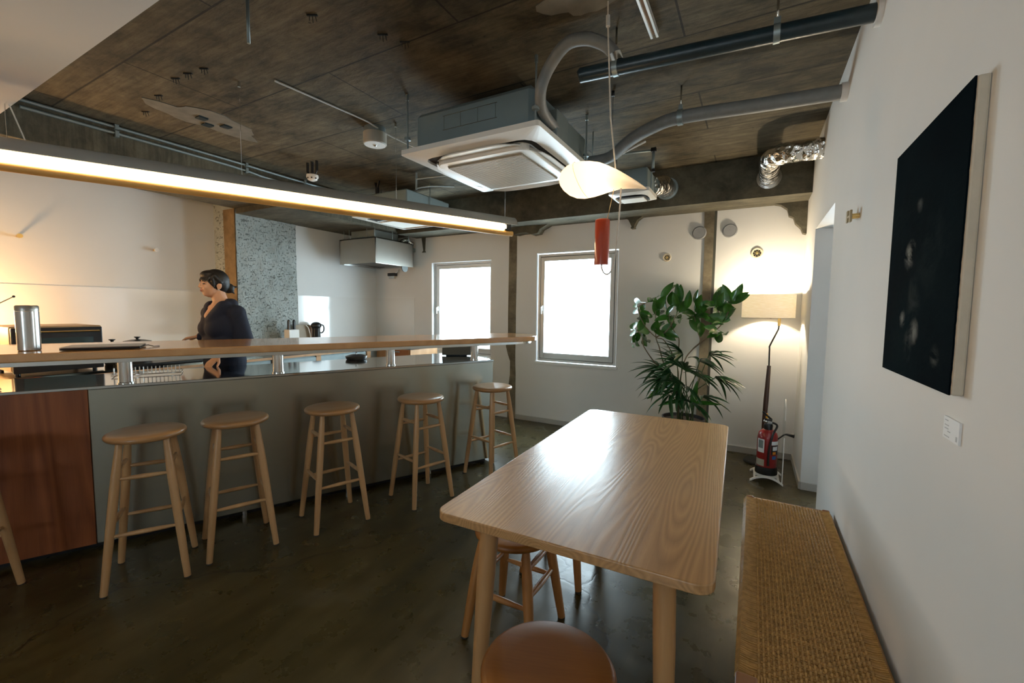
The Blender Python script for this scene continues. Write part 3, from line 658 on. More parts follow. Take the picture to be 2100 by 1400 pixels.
# ================================================================== STOOLS
def leg_profile(p, q, r):
    p = Vector(p); q = Vector(q)
    ts = [0, .04, .12, .22, .32, .5, .7, .85, .96, 1]; rs = [.74, .76, .88, 1.0, 1.05, 1.02, .95, .88, .82, .80]
    return MB().tube([p.lerp(q, t) for t in ts], [r*k for k in rs], 14)
def rung(a, b, r):
    a = Vector(a); b = Vector(b)
    return MB().tube([a.lerp(b, t) for t in (0, .12, .35, .5, .65, .88, 1)], [r*.55, r*.72, r*.95, r, r*.95, r*.72, r*.55], 10)
def make_stool(name, h, r, foot, top, lr, levels, ms, ml, label, cat):
    t = thing(name, label, cat, (0, 0, 0))
    th_ = .032
    MB().lathe([(0, h-th_), (r-.016, h-th_), (r-.006, h-th_+.004), (r, h-th_+.012), (r+.001, h-.012), (r-.004, h-.004), (r-.013, h), (r*.6, h-.001), (0, h-.003)], 48).build('seat', ms, t, local=True)
    P = {}
    for sx in (-1, 1):
        for sy in (-1, 1):
            a = Vector((sx*top, sy*top, h-th_+.004)); b = Vector((sx*foot, sy*foot, 0.0)); P[sx, sy] = (a, b)
            leg_profile(a, b+Vector((0, 0, .006)), lr).build('leg', ml, t, local=True)
            MB().lathe([(0, 0), (lr*.78, 0), (lr*.78, .008), (0, .008)], 12, (b.x, b.y, 0)).build('foot_pad', M_rubber, t, local=True)
    def at(s, z): a, b = P[s]; return a.lerp(b, (a.z-z)/(a.z-b.z))
    for z, ax in levels:
        for s in (-1, 1):
            A, B_ = ((-1, s), (1, s)) if ax == 'x' else ((s, -1), (s, 1))
            rung(at(A, z), at(B_, z), lr*.62).build('stretcher', ml, t, local=True)
    return t
b0 = make_stool('bar_stool', .737, .163, .158, .088, .0185, [(.535, 'x'), (.27, 'x'), (.575, 'y'), (.315, 'y')], M_stoolseat, M_stool, 'x', 'bar stool')
spots = [((-2.648, .970), 60, 'pale wood bar stool beside the cherry panel edge, whole stool nearest the viewer'),
         ((-2.542, 1.344), 68, 'pale wood bar stool below the woman, third from left'),
         ((-2.316, 1.811), 69.6, 'pale wood bar stool in the middle of the row, under the second visible steel post'),
         ((-2.052, 2.348), 73.6, 'pale wood bar stool fourth along the steel front, below the third steel post'),
         ((-1.850, 2.990), 75, 'pale wood bar stool at the rounded bar end, farthest away'),
         (tuple(W(-3.012, .344))[:2], 58.4, 'pale wood bar stool cut off by the left edge, only one leg shown')]
for i, (xy, a, lb) in enumerate(spots):
    o = b0 if i == 0 else copy_tree(b0)
    o.location = (xy[0], xy[1], 0); o.rotation_euler = (0, 0, math.radians(a)); tag(o, lb, 'bar stool', 'bar stools along the counter')
s0 = make_stool('low_stool', .45, .172, .153, .100, .0205, [(.20, 'x'), (.24, 'y'), (.345, 'y')], M_lowseat, M_lowstool, 'x', 'stool')
for i, (x, y, a, lb) in enumerate(((-.42, .96, 20, 'honey brown low stool at the near table end, round seat cut by the lower edge'),
                                   (-.838, 1.552, 0, 'honey brown low stool pushed under the left side of the table behind its near leg'),
                                   (-.835, 2.06, 0, 'low stool under the far left side of the table, only legs showing'))):
    o = s0 if i == 0 else copy_tree(s0)
    o.location = (x, y, 0); o.rotation_euler = (0, 0, math.radians(a)); tag(o, lb, 'stool', 'low stools at the table')

# ================================================================== TABLE
tb = thing('dining_table', 'rectangular ash dining table with rounded corners and visible grain', 'table', (-.478, 1.875, 0), math.radians(1.6))
def rrect(x0, y0, x1, y1, r, k=6):
    out = []
    for cx, cy, a0 in ((x1-r, y1-r, 0), (x0+r, y1-r, PI/2), (x0+r, y0+r, PI), (x1-r, y0+r, 1.5*PI)):
        for j in range(k+1): a = a0 + PI/2*j/k; out.append((cx+r*math.cos(a), cy+r*math.sin(a)))
    return out
MB().prism(rrect(-.405, -.822, .405, .822, .045), .692, .72).build('tabletop', M_table, tb, bevel=.004, seg=3, local=True)
for sx in (-1, 1):
    for sy in (-1, 1):
        MB().tube([(sx*.275, sy*.68, .695), (sx*.285, sy*.70, .45), (sx*.30, sy*.73, 0)], [.031, .030, .022], 24).build('leg', M_tableleg, tb, local=True)
MB().box(-.25, -.66, .65, .25, -.63, .692).box(-.25, .63, .65, .25, .66, .692).build('cross_rail', M_tableleg, tb, local=True)

# ================================================================== BENCH
bn = thing('woven_bench', 'long low bench with a woven cord seat along the right wall', 'bench', (.18, 1.8, 0))
X0, X1, Y0, Y1, HZ = .012, .352, 1.14, 2.462, .43
fr = MB()
for x in (X0+.006, X1-.006): fr.tube([(x, Y0, HZ-.022), (x, Y1, HZ-.022)], .014, 10)
for y in (Y0, Y1-.01): fr.box(X0, y, HZ-.04, X1, y+.02, HZ-.008)
fr.build('frame', M_benchwood, bn, bevel=.003)
for q in ((X0-.012, 1.10, HZ-.05, X0+.04, 1.215, HZ+.002), (X1-.03, 1.10, HZ-.05, X1+.003, 1.215, HZ-.002), (X0-.003, Y1-.012, HZ-.03, X0+.03, Y1+.006, HZ+.001), (X1-.028, Y1-.012, HZ-.03, X1+.003, Y1+.006, HZ-.001)): MB().box(*q).build('corner_block', M_benchwood, bn, bevel=.006)
MB().tube([(X0-.006, Y0+.05, HZ-.012), (X0-.006, Y1, HZ-.012)], .003, 8).build('edge_strip', M_chrome, bn)
for x in (X0+.02, X1-.02):
    for y in (Y0+.06, Y1-.06): MB().tube([(x, y, HZ-.03), (x, y, 0)], [.017, .013], 14).build('leg', M_benchwood, bn)
for y in (Y0+.06, Y1-.06): MB().tube([(X0+.02, y, .2), (X1-.02, y, .2)], .009, 10).build('stretcher', M_benchwood, bn)
# cross cords wrapping both rails
wv = MB(); ny = 150; yy0, yy1 = 1.215, Y1-.012
for k in range(ny):
    y = yy0 + (yy1-yy0)*(k+.5)/ny; r = (yy1-yy0)/ny*.5
    grp = (k//2) % 2; zc = HZ-.0075 - (.0015 if grp else 0)
    wv.tube([(X0-.006, y, HZ-.034), (X0-.011, y, HZ-.02), (X0-.002, y, HZ-.004), (X0+.02, y, zc), (X1-.02, y, zc), (X1-.004, y, HZ-.004), (X1+.006, y, HZ-.02), (X1+.002, y, HZ-.034)], r*1.02, 5, False)
wv.build('cross_cords', M_cord, bn)
# lengthwise strands: each a row of raised stitches
st = MB(); nc = 23; nr = 62
for i in range(nc):
    x = X0+.036 + (X1-.034-X0-.036)*(i+.5)/nc; w_ = (X1-X0-.07)/nc*.38
    for j in range(nr):
        y = yy0 + (yy1-yy0)*(j+.5+(.5 if i % 2 else 0))/nr; L = (yy1-yy0)/nr*.50
        if y+L > yy1: continue
        z = HZ-.0045; vs = []
        for (dy, s_, dz) in ((-L, .45, -.006), (-L*.5, .95, .001), (0, 1, .0045), (L*.5, .95, .0015), (L, .45, -.006)):
            vs += [(x-w_*s_, y+dy, z+dz-.002), (x-w_*.5*s_, y+dy, z+dz+.0018), (x+w_*.5*s_, y+dy, z+dz+.0018), (x+w_*s_, y+dy, z+dz-.002)]
        st.add(vs, [[4*a+b, 4*a+b+1, 4*a+b+5, 4*a+b+4] for a in range(4) for b in range(3)], True)
for i in range(40):
    x = X0+.03 + (X1-.03-X0-.03)*(i+.5)/40; st.tube([(x, Y0-.006, HZ-.03), (x, Y0-.004, HZ-.012), (x, Y0+.01, HZ-.004), (x, yy0+.01, HZ-.003)], .0042, 5, False)
st.build('woven_stitches', M_cord, bn)

# ================================================================== PAINTING, card, wall hook
SMUDGE = [(1.50, 1.51, .045, .75), (1.52, 1.35, .03, .5), (1.43, 1.31, .045, .5), (1.455, 1.285, .05, .18), (1.27, 1.265, .03, .2), (1.45, 1.625, .025, .25), (1.45, 1.40, .07, .06), (1.35, 1.50, .12, .02)]
def paint_mat():
    m, t, b = nt('dark_painted_canvas')
    v = coords(t, 'Object')
    base = ramp(t, noise(t, v, 3, 5), [(0.3, (0.0012, 0.003, 0.005)), (0.7, (0.003, 0.009, 0.012))])
    sw = noise(t, coords(t, 'Object', (1, 1.0, 1.7), (0.5, 0, 0)), 7.0, 8, 0.6, 1.6)
    nn = t.nodes.new('ShaderNodeTexNoise'); nn.inputs['Scale'].default_value = 9; nn.inputs['Detail'].default_value = 3; lnk(t, v, nn.inputs['Vector'])
    sh = t.nodes.new('ShaderNodeVectorMath'); sh.operation = 'SCALE'; sh.inputs['Scale'].default_value = 0.05; lnk(t, nn.outputs['Color'], sh.inputs[0])
    ad = t.nodes.new('ShaderNodeVectorMath'); ad.operation = 'ADD'; lnk(t, v, ad.inputs[0]); lnk(t, sh.outputs[0], ad.inputs[1])
    tot = None
    for (yy, zz_, rr_, am) in SMUDGE:
        dn = t.nodes.new('ShaderNodeVectorMath'); dn.operation = 'DISTANCE'; lnk(t, ad.outputs[0], dn.inputs[0]); dn.inputs[1].default_value = (-.03+.025, yy-1.43+.025, zz_-1.51+.025)
        mm_ = math_(t, 'MULTIPLY', ramp(t, dn.outputs['Value'], [(rr_*.15, (1, 1, 1)), (rr_, (0, 0, 0))]), am)
        tot = mm_ if tot is None else math_(t, 'MAXIMUM', tot, mm_)
    f = math_(t, 'MULTIPLY', ramp(t, sw, [(0.42, (0, 0, 0)), (0.62, (1, 1, 1))]), tot)
    lnk(t, mixc(t, f, base, (0.42, 0.44, 0.42)), b.inputs['Base Color'])
    b.inputs['Roughness'].default_value = 0.85; b.inputs['Specular IOR Level'].default_value = 0.01
    bump(t, b, noise(t, coords(t, 'Object', (1, 3, 8)), 8, 5), 0.25, 0.005); return m
pa = thing('abstract_painting', 'tall near black abstract painting with faint white swirls on the right wall', 'painting', (XR, 1.43, 1.51))
py0, py1, pz0, pz1, pt = 1.174, 1.690, 1.198, 1.815, .019
MB().box(XR-pt, py0, pz0, XR, py1, pz1).build('canvas', M_canvas, pa, bevel=.004)
n = 70; poly = []
for k in range(n+1):
    z = pz0 + (pz1-pz0)*k/n; poly.append((py0 + .003+.004*abs(mnoise.noise(Vector((2, z*40, 0)))), z))
poly += [(py1, pz1), (py1, pz0)]
MB().prism(poly, 0, 1, lambda a, b, z: (XR-pt-.003+.003*z, a, b)).build('paint_layer', paint_mat(), pa)
ca = thing('caption_card', 'small white caption card on the wall below the painting', 'caption card', (XR, 1.21, 1.12))
MB().box(XR-.004, 1.170, 1.099, XR, 1.250, 1.145).build('card', M_card, ca)
ln = MB()
for z, a, b_ in ((1.1375, 1.226, 1.242), (1.1275, 1.222, 1.242), (1.1205, 1.223, 1.242), (1.1155, 1.212, 1.226), (1.1045, 1.216, 1.242)): ln.box(XR-.0045, a, z-.001, XR-.004, b_, z+.001)
ln.box(XR-.0045, 1.177, 1.104, XR-.004, 1.183, 1.114)
ln.build('printed_lines', M_ink, ca)
hh = thing('wall_bracket', 'small brass H shaped bracket on the white wall left of the painting', 'wall bracket', (XR, 2.37, 1.777))
MB().cyl((XR, 2.405, 1.783), (XR-.03, 2.405, 1.783), .011, n=14).cyl((XR, 2.335, 1.772), (XR-.03, 2.335, 1.772), .011, n=14).build('pegs', M_brass, hh)
MB().box(XR-.034, 2.392, 1.757, XR-.026, 2.418, 1.807).box(XR-.034, 2.322, 1.748, XR-.026, 2.348, 1.798).box(XR-.033, 2.345, 1.772, XR-.027, 2.395, 1.782).build('plates', mat('aged_brass', (0.35, 0.28, 0.17), 0.35, 0.9), hh, bevel=.002)

# ================================================================== AIR CONDITIONERS
def cassette(name, label, cx, cy, z, s, h, parts=True):
    t = thing(name, label, 'air conditioner', (cx, cy, z)); a = s/2
    MB().box(-a*.87, -a*.87, .035, a*.87, a*.87, .035+h).build('casing', M_acbody, t, bevel=.03 if parts else .01, seg=1, local=True)
    # frame: sloping outer skirt
    m = MB(); o_ = rrect(-a, -a, a, a, .02, 3); i_ = rrect(-a*.80, -a*.80, a*.80, a*.80, .08, 3); n = len(o_)
    vs = [(x, y, .012) for x, y in o_] + [(x, y, -.004) for x, y in i_] + [(x, y, .04) for x, y in o_] + [(x, y, .02) for x, y in i_]
    m.add(vs, [[i, (i+1) % n, n+(i+1) % n, n+i] for i in range(n)] + [[2*n+i, 2*n+(i+1) % n, (i+1) % n, i] for i in range(n)] + [[n+i, n+(i+1) % n, 3*n+(i+1) % n, 3*n+i] for i in range(n)] + [[3*n+i, 3*n+(i+1) % n, 2*n+(i+1) % n, 2*n+i] for i in range(n)], False)
    m.build('panel_frame', M_acwhite, t, local=True)
    MB().prism(rrect(-a*.80, -a*.80, a*.80, a*.80, .08, 3), .012, .035).build('inner_tray', M_rubber, t, local=True)
    if parts:
        MB().prism(rrect(-a*.69, -a*.69, a*.69, a*.69, .075, 5), -.03, .012).build('grille_frame', M_acwhite, t, bevel=.006, local=True)
        MB().prism(rrect(-a*.565, -a*.565, a*.565, a*.565, .01, 2), -.034, -.029).build('grille_mesh', M_grille, t, local=True)
        g = MB(); k = 30
        for i in range(k):
            y = -a*.555 + a*1.11*(i+.5)/k; g.box(-a*.56, y-.0035, -.042, a*.56, y+.0035, -.033)
        g.build('grille_slats', mat('pale_grille_bars', (0.52, 0.49, 0.42), 0.45), t, local=True)
        for k in range(4):
            R_ = Matrix.Rotation(k*PI/2, 4, 'Z')
            vs = []; N = 8
            for i in range(N+1):
                u = -1+2*i/N; x = u*a*.62; e = (1-abs(u)**5)
                vs += [R_ @ Vector((x, -a*.70, -.012)), R_ @ Vector((x, -a*(.70+.135*e), -.034 if k in (1, 2) else -.016)), R_ @ Vector((x, -a*(.70+.13*e), -.028 if k in (1, 2) else -.008)), R_ @ Vector((x, -a*.70, -.004))]
            f = MB(); f.add(vs, [[4*i+j, 4*i+(j+1) % 4, 4*(i+1)+(j+1) % 4, 4*(i+1)+j] for i in range(N) for j in range(4)], True)
            f.build('air_flap', M_acwhite, t, local=True)
        b_ = MB()
        for x in (-.18, -.06, .06, .18): b_.box(x-.001, -a*.87-.002, .13, x+.001, -a*.87, .21)
        b_.box(-.19, -a*.87-.002, .209, .19, -a*.87, .212).box(-.19, -a*.87-.002, .128, .19, -a*.87, .131)
        b_.build('knockout_lines', M_ss, t, local=True)
        for x, y in ((-a*.93, -a*.93), (a*.93, -a*.93), (-a*.93, a*.93), (a*.93, a*.70)):
            r = MB().tube([(x, y, .03), (x, y, ZC-z)], .0055, 8); r.lathe([(0, ZC-z-.035), (.009, ZC-z-.035), (.009, ZC-z)], 10, (x, y, 0)); r.lathe([(0, .10), (.02, .105), (.02, .12), (0, .125)], 12, (x, y, 0))
            r.build('threaded_rod', M_galv, t, local=True)
        MB().box(a*.87, -a*.45, .03, a*.87+.05, -a*.10, .20).build('pipe_cover', M_galv, t, bevel=.004, local=True)
    else:
        MB().box(-a*.6, -a*.35, -.014, a*.6, a*.55, -.002).build('flap_panel', M_acwhite, t, bevel=.004, local=True)
        MB().box(-a*.62, -a*.50, -.008, a*.62, -a*.40, -.002).box(a*.62, -a*.50, -.008, a*.70, a*.2, -.002).build('air_slot', M_black, t, local=True)
        for x in (-a*.9, a*.9): MB().tube([(x, 0, .03), (x, 0, ZC-z)], .005, 6).build('threaded_rod', M_galv, t, local=True)
    return t
cassette('ceiling_air_conditioner', 'large ceiling air conditioner with a white grille panel hanging from rods', -1.49, 2.545, 2.30, .955, .235)
cassette('ceiling_air_conditioner', 'small ceiling unit with a slotted white panel behind the leaf shaped pendant', -.93, 3.72, 2.30, .33, .17, False)
cassette('ceiling_air_conditioner', 'ceiling unit above the tube lamp near the hood, only a white corner showing', -3.36, 3.60, 2.30, .78, .20, False)

# pipes
hp = thing('drain_pipe', 'dark insulated drain pipe running from the right wall under the ceiling', 'pipe', (-.2, 2.12, 2.5))
MB().tube([(-.80, 2.066, 2.497), (-.79, 2.068, 2.5), (.36, 2.176, 2.5)], [.022, .033, .033], 18).build('pipe', M_navy, hp)
MB().tube([(.35, 2.175, 2.5), (XR+.02, 2.177, 2.5)], .05, 20).build('collar', M_whitep, hp)
for x in (-.62, .03):
    y = 2.068+.094*(x+.79)
    MB().tube([(x, y, 2.53), (x, y, ZC)], .005, 8).build('hanger_rod', M_chrome, hp)
    MB().tube([(x-.012, y, 2.5), (x+.012, y, 2.5)], .037, 18).box(x-.012, y-.012, 2.53, x+.012, y+.012, 2.56).build('pipe_clamp', M_galv, hp)
hs = catmull([(-1.052, 2.36, 2.41), (-1.035, 2.16, 2.425), (-.997, 2.06, 2.48), (-.948, 2.05, 2.57), (-.837, 1.99, 2.615), (-.743, 1.997, 2.62), (-.669, 2.04, 2.60), (-.632, 2.075, 2.57), (-.620, 2.082, 2.54)], 6)
hz = thing('drain_hose', 'thick grey hose arching from the large air conditioner to the dark pipe', 'hose', (-.85, 2.1, 2.5))
MB().tube(hs, .029, 14).build('hose', M_greyins, hz)
MB().tube([(-.625, 2.078, 2.56), (-.615, 2.085, 2.525)], .034, 14).build('hose_clip', M_chrome, hz)
gp = thing('refrigerant_pipe', 'grey wrapped pipe bending from the right wall to the large air conditioner', 'pipe', (-.4, 2.85, 2.5))
MB().tube(catmull([(XR+.01, 2.855, 2.5), (0, 2.82, 2.5), (-.425, 2.775, 2.5), (-.60, 2.82, 2.49), (-.76, 2.91, 2.47), (-.92, 3.03, 2.43), (-1.08, 3.04, 2.42)], 6), .038, 14).build('pipe', M_greyins, gp)
MB().tube([(XR-.03, 2.855, 2.5), (XR+.02, 2.856, 2.5)], .046, 18).build('wall_sleeve', M_whitep, gp)
MB().tube([(-.445, 2.775, 2.5), (-.415, 2.775, 2.5)], .044, 16).box(-.44, 2.763, 2.54, -.42, 2.787, 2.57).build('pipe_clamp', M_galv, gp)
MB().tube([(-.43, 2.775, 2.54), (-.43, 2.775, ZC)], .005, 8).build('hanger_rod', M_chrome, gp)
MB().tube(catmull([(-1.10, 3.08, 2.40), (-.95, 3.05, 2.40), (-.80, 2.98, 2.43), (-.66, 2.92, 2.45)], 5), .006, 6).build('thin_cable', M_whitep, gp)
ap = thing('small_conduit', 'thin steel conduit with a right angle drop behind the leaf pendant', 'conduit', (-.9, 3.2, 2.5))
MB().tube([(-1.16, 3.16, 2.5), (-.675, 3.24, 2.5)], .008, 8).tube([(-.672, 3.24, 2.505), (-.672, 3.24, 2.37)], .008, 8).build('tube', M_galv, ap)
MB().tube([(-.672, 3.24, 2.37), (-.672, 3.24, 2.35)], .014, 10).box(-.69, 3.225, 2.49, -.655, 3.255, 2.515).build('fitting', M_blackm, ap)
MB().tube([(-1.1, 3.17, 2.5), (-1.1, 3.17, ZC)], .004, 6).build('hanger_rod', M_galv, ap)
fd = thing('foil_duct', 'shiny foil duct bending from the right wall into the rear beam', 'duct', (.15, 3.8, 2.5))
def crinkle(pts, r, n=22, seed=1):
    m = MB(); pts = catmull(pts, 8); rad = []
    rr = random.Random(seed)
    m.tube(pts, [r*(1+rr.uniform(-.03, .03)) for _ in pts], n); return m
crinkle([(XR+.02, 3.735, 2.50), (.25, 3.73, 2.50), (.14, 3.735, 2.50), (.07, 3.80, 2.50), (.055, 3.92, 2.495), (.06, 4.31, 2.488)], .072).build('duct', M_foil, fd)
MB().tube([(.06, 4.285, 2.488), (.06, 4.302, 2.488)], .092, 28).build('wall_ring', M_ss, fd)
fd2 = thing('foil_duct', 'short crumpled foil duct from the small ceiling unit into the beam', 'duct', (-.75, 4.1, 2.45))
crinkle([(-.82, 3.875, 2.43), (-.79, 4.0, 2.45), (-.765, 4.12, 2.49), (-.76, 4.31, 2.50)], .082, seed=4).build('duct', M_foil, fd2)
MB().tube([(-.76, 4.285, 2.50), (-.76, 4.302, 2.50)], .10, 28).build('wall_ring', M_galv, fd2)
for k, (z, lb) in enumerate(((2.66, 'upper thin steel conduit along the kitchen beam'), (2.615, 'lower thin steel conduit along the kitchen beam'))):
    c_ = thing('conduit', lb, 'conduit', (-4.13, 2.3, z), group='conduits on the kitchen beam')
    MB().tube(catmull([(-4.135, .95, z), (-4.135, 2.2, z), (-4.135, 2.7, z-.005-.02*k), (-4.135, 4.2, z-.01-.02*k)], 3), .011, 10).build('tube', M_galv, c_)
    for y in (1.428, 2.358, 2.95, 3.5): MB().box(-4.15, y-.012, z-.016-.01*k, -4.118, y+.012, z+.018).build('clamp', M_galv, c_, bevel=.002)
cc = thing('ceiling_conduit', 'thin pale conduit across the ceiling through the white downlight', 'conduit', (-2.45, 2.2, ZC-.01))
MB().tube(catmull([(-2.49, 1.60, ZC-.008), (-2.44, 2.18, ZC-.008), (-2.43, 2.30, ZC-.02), (-2.40, 2.45, ZC-.05), (-2.25, 2.75, ZC-.12), (-1.93, 2.85, 2.40)], 5), .0055, 8).build('tube', M_whitep, cc)
el = thing('emergency_light', 'short white cylinder light fixed below the ceiling', 'ceiling light', (-2.49, 2.36, ZC))
MB().lathe([(0, 0), (.075, 0), (.075, -.035), (.06, -.045), (0, -.045)], 28).build('mount', M_galv, el, local=True)
MB().lathe([(0, -.04), (.083, -.04), (.083, -.115), (.080, -.118), (0, -.118)], 36).build('housing', mat('beige_housing', (0.50, 0.46, 0.38), 0.45), el, local=True)
MB().lathe([(0, -.118), (.076, -.118), (.076, -.122), (0, -.122)], 36).build('face', M_whitep, el, local=True)
MB().ell((0, 0, -.123), (.014, .014, .008), 12, 8).ell((.03, .01, -.122), (.004, .004, .003), 8, 6).build('bulb', M_chrome, el, local=True)
sd = thing('smoke_detector', 'small white smoke detector hanging in a dark bracket', 'smoke detector', (-3.56, 2.62, 2.53))
MB().lathe([(0, .03), (.05, .03), (.052, .01), (.04, -.012), (.02, -.022), (0, -.022)], 24).build('housing', M_whitep, sd, local=True)
for a in range(8): MB().box(-.006, .043, -.008, .006, .048, .004, Matrix.Rotation(2*PI*a/8, 4, 'Z')).build('slot', M_black, sd, local=True)
MB().box(-.07, -.01, .06, -.058, .01, ZC-2.53).box(.058, -.01, .06, .07, .01, ZC-2.53).box(-.006, -.01, .05, .006, .01, ZC-2.53).tube([(-.064, 0, .065), (-.04, 0, .035), (.04, 0, .035), (.064, 0, .065)], .006, 8).build('bracket', M_blackm, sd, local=True)
tk = thing('light_track', 'short ceiling light track with two bright rails at the top edge', 'light track', (-.47, 1.6, 2.65))
MB().box(-.488, .75, 2.652, -.478, 2.20, ZC).box(-.462, .75, 2.652, -.452, 2.20, ZC).build('rail', mat('satin_aluminium', (0.8, 0.8, 0.78), 0.35, 0.3), tk)
MB().box(-.478, .75, 2.665, -.462, 2.195, ZC).build('channel', mat('copper_track_core', (0.16, 0.09, 0.045), 0.4, .4), tk)
rd = MB().tube([(-1.967, 1.15, ZC), (-1.967, 1.15, 2.50)], .007, 8).build('threaded_rod', M_galv); tag(rd, 'lone steel rod hanging from the ceiling at the top left', 'steel rod')
vb = thing('pipe_support', 'dark V shaped pipe support below the ceiling above the tube lamp', 'bracket', (-3.2, 3.3, 2.6))
MB().tube([(-3.55, 3.36, ZC), (-3.50, 3.34, 2.60), (-3.45, 3.32, ZC)], .012, 8).tube([(-3.50, 3.34, 2.62), (-3.50, 3.34, 2.53)], .02, 10).build('support', M_blackm, vb)
c4 = thing('angled_conduit', 'steel conduit frame with a drop above the tube lamp right of the V support', 'conduit', (-3.0, 3.5, 2.55))
MB().tube([(-2.93, 3.30, ZC), (-2.93, 3.30, 2.52)], .01, 8).tube([(-2.93, 3.30, 2.62), (-2.50, 3.36, 2.62)], .008, 8).tube(catmull([(-2.93, 3.30, 2.53), (-2.80, 3.36, 2.55), (-2.62, 3.5, 2.56)], 4), .008, 8).build('tube', M_galv, c4)

# ================================================================== LEAF PENDANT
pd = thing('leaf_pendant_lamp', 'glowing white leaf shaped pendant lamp hanging over the table', 'pendant lamp', (-.60, 1.9, 1.95))
stn = [(-.812, 1.957, .002, .002), (-.806, 1.957, .028, .03), (-.790, 1.956, .048, .055), (-.765, 1.953, .066, .075), (-.735, 1.949, .076, .09), (-.70, 1.947, .079, .097), (-.66, 1.946, .075, .097),
       (-.62, 1.944, .066, .092), (-.58, 1.938, .052, .082), (-.54, 1.929, .038, .068), (-.50, 1.914, .026, .052), (-.46, 1.897, .014, .034), (-.43, 1.881, .006, .016), (-.418, 1.875, .001, .003)]
m = MB(); n = 32; vs = []
for x, z, h, dy in stn:
    for k in range(n): a = 2*PI*k/n; vs.append((x, 1.9+dy*math.cos(a), z+h*math.sin(a)))
m.add(vs, [[i*n+k, i*n+(k+1) % n, (i+1)*n+(k+1) % n, (i+1)*n+k] for i in range(len(stn)-1) for k in range(n)], True)
mt = bpy.data.materials.new('translucent_shade'); mt.use_nodes = True; t = mt.node_tree; t.nodes.clear()
a = t.nodes.new('ShaderNodeBsdfTranslucent'); d = t.nodes.new('ShaderNodeBsdfDiffuse'); mx = t.nodes.new('ShaderNodeMixShader'); oo = t.nodes.new('ShaderNodeOutputMaterial')
a.inputs[0].default_value = (.93, .82, .66, 1); d.inputs[0].default_value = (.80, .76, .70, 1); mx.inputs[0].default_value = .55
lnk(t, a.outputs[0], mx.inputs[1]); lnk(t, d.outputs[0], mx.inputs[2]); lnk(t, mx.outputs[0], oo.inputs[0])
sh = m.build('lamp_shade', mt, pd)
seam = MB(); vs = []
ring = [(-.705 + .0 - .028*math.sin(a_), 1.9+.0975*math.cos(a_), 1.947+.0797*math.sin(a_)) for a_ in [-PI/2 - PI*k/16 for k in range(17)]]
seam.tube([(x, y if True else 0, z) for x, y, z in ring], .0009, 5); seam.build('seam', mat('seam_brown', (.35, .22, .12), .6), pd)
point('pendant_bulb', (-.72, 1.9, 1.95), (1, .70, .40), .7, .03)
point('pendant_bulb', (-.62, 1.9, 1.945), (1, .82, .60), 1.0, .03)
cb_ = MB(); cb_.tube([(-.602, 1.885, ZC), (-.605, 1.9, 2.60), (-.582, 1.9, 2.2), (-.556, 1.9, 2.0), (-.553, 1.9, 1.975)], .0034, 8)
cb_.tube(catmull([(-.527, 1.9, 1.895), (-.529, 1.895, 1.80), (-.534, 1.89, 1.70), (-.541, 1.885, 1.60), (-.552, 1.885, 1.545), (-.572, 1.89, 1.522), (-.592, 1.895, 1.528), (-.604, 1.9, 1.55), (-.606, 1.9, 1.57)], 5), .0034, 8)
cb_.build('textile_cable', M_cable, pd)
MB().tube([(-.605, 1.9, 2.625), (-.604, 1.9, 2.58)], .009, 12).build('cable_grip', M_whitep, pd)
cw = thing('counterweight', 'red lacquered cylinder counterweight hanging below the leaf pendant', 'counterweight', (-.606, 1.9, 1.56))
MB().lathe([(.0, 0), (.028, 0), (.0325, .0), (.0325, .197), (.030, .20), (0, .20)], 32, (-.606, 1.9, 1.563)).build('cylinder', M_red, cw)
MB().tube([(-.585, 1.9, 1.763), (-.556, 1.9, 1.905)], .0012, 5).build('wire', M_brass, cw)
tag(MB().tube([(-.80, 2.65, ZC), (-.80, 2.65, ZC-.03)], .010, 8).tube([(-.80, 2.65, ZC-.03), (-.79, 2.62, 2.47)], .0015, 5).build('ceiling_eye_hook', M_blackm), 'small dark eye hook with a thin wire in the ceiling right of the air conditioner', 'hook')

# ================================================================== FLOOR LAMP
fl = thing('floor_lamp', 'floor lamp with a pale linen drum shade and dark wooden pole in the corner', 'floor lamp', (.08, 4.45, 0))
MB().lathe([(0, 0), (.115, 0), (.118, .012), (.112, .022), (.02, .03), (0, .03)], 40, (.09, 4.45, 0)).build('base', M_blackm, fl)
MB().tube([(.108, 4.44, .02), (.122, 4.432, .26)], [.013, .014], 14).build('lower_pole', M_blackm, fl)
MB().tube([(.121, 4.433, .22), (.122, 4.432, .30)], [.024, .024], 14).build('joint', M_black, fl)
MB().tube([(.122, 4.432, .29), (.13, 4.432, .58), (.138, 4.432, .89)], [.017, .021, .015], 16).build('wooden_grip', M_darkwood, fl)
MB().tube(catmull([(.138, 4.432, .885), (.135, 4.432, 1.04), (.137, 4.432, 1.07), (.188, 4.43, 1.20), (.195, 4.43, 1.225), (.196, 4.43, 1.25)], 4), .0065, 12).build('bent_tube', M_blackm, fl)
MB().tube([(.196, 4.43, 1.245), (.197, 4.43, 1.315)], .012, 16).build('socket', M_brass, fl)
ml = bpy.data.materials.new('linen_shade'); ml.use_nodes = True; t = ml.node_tree; t.nodes.clear()
a = t.nodes.new('ShaderNodeBsdfTranslucent'); d = t.nodes.new('ShaderNodeBsdfDiffuse'); mx = t.nodes.new('ShaderNodeMixShader'); oo = t.nodes.new('ShaderNodeOutputMaterial')
lw = noise(t, coords(t, 'Object', (6, 6, 90)), 3, 4); lc = ramp(t, lw, [(.35, (.88, .83, .72)), (.65, (.97, .95, .90))])
lnk(t, lc, a.inputs[0]); lnk(t, lc, d.inputs[0]); mx.inputs[0].default_value = .6
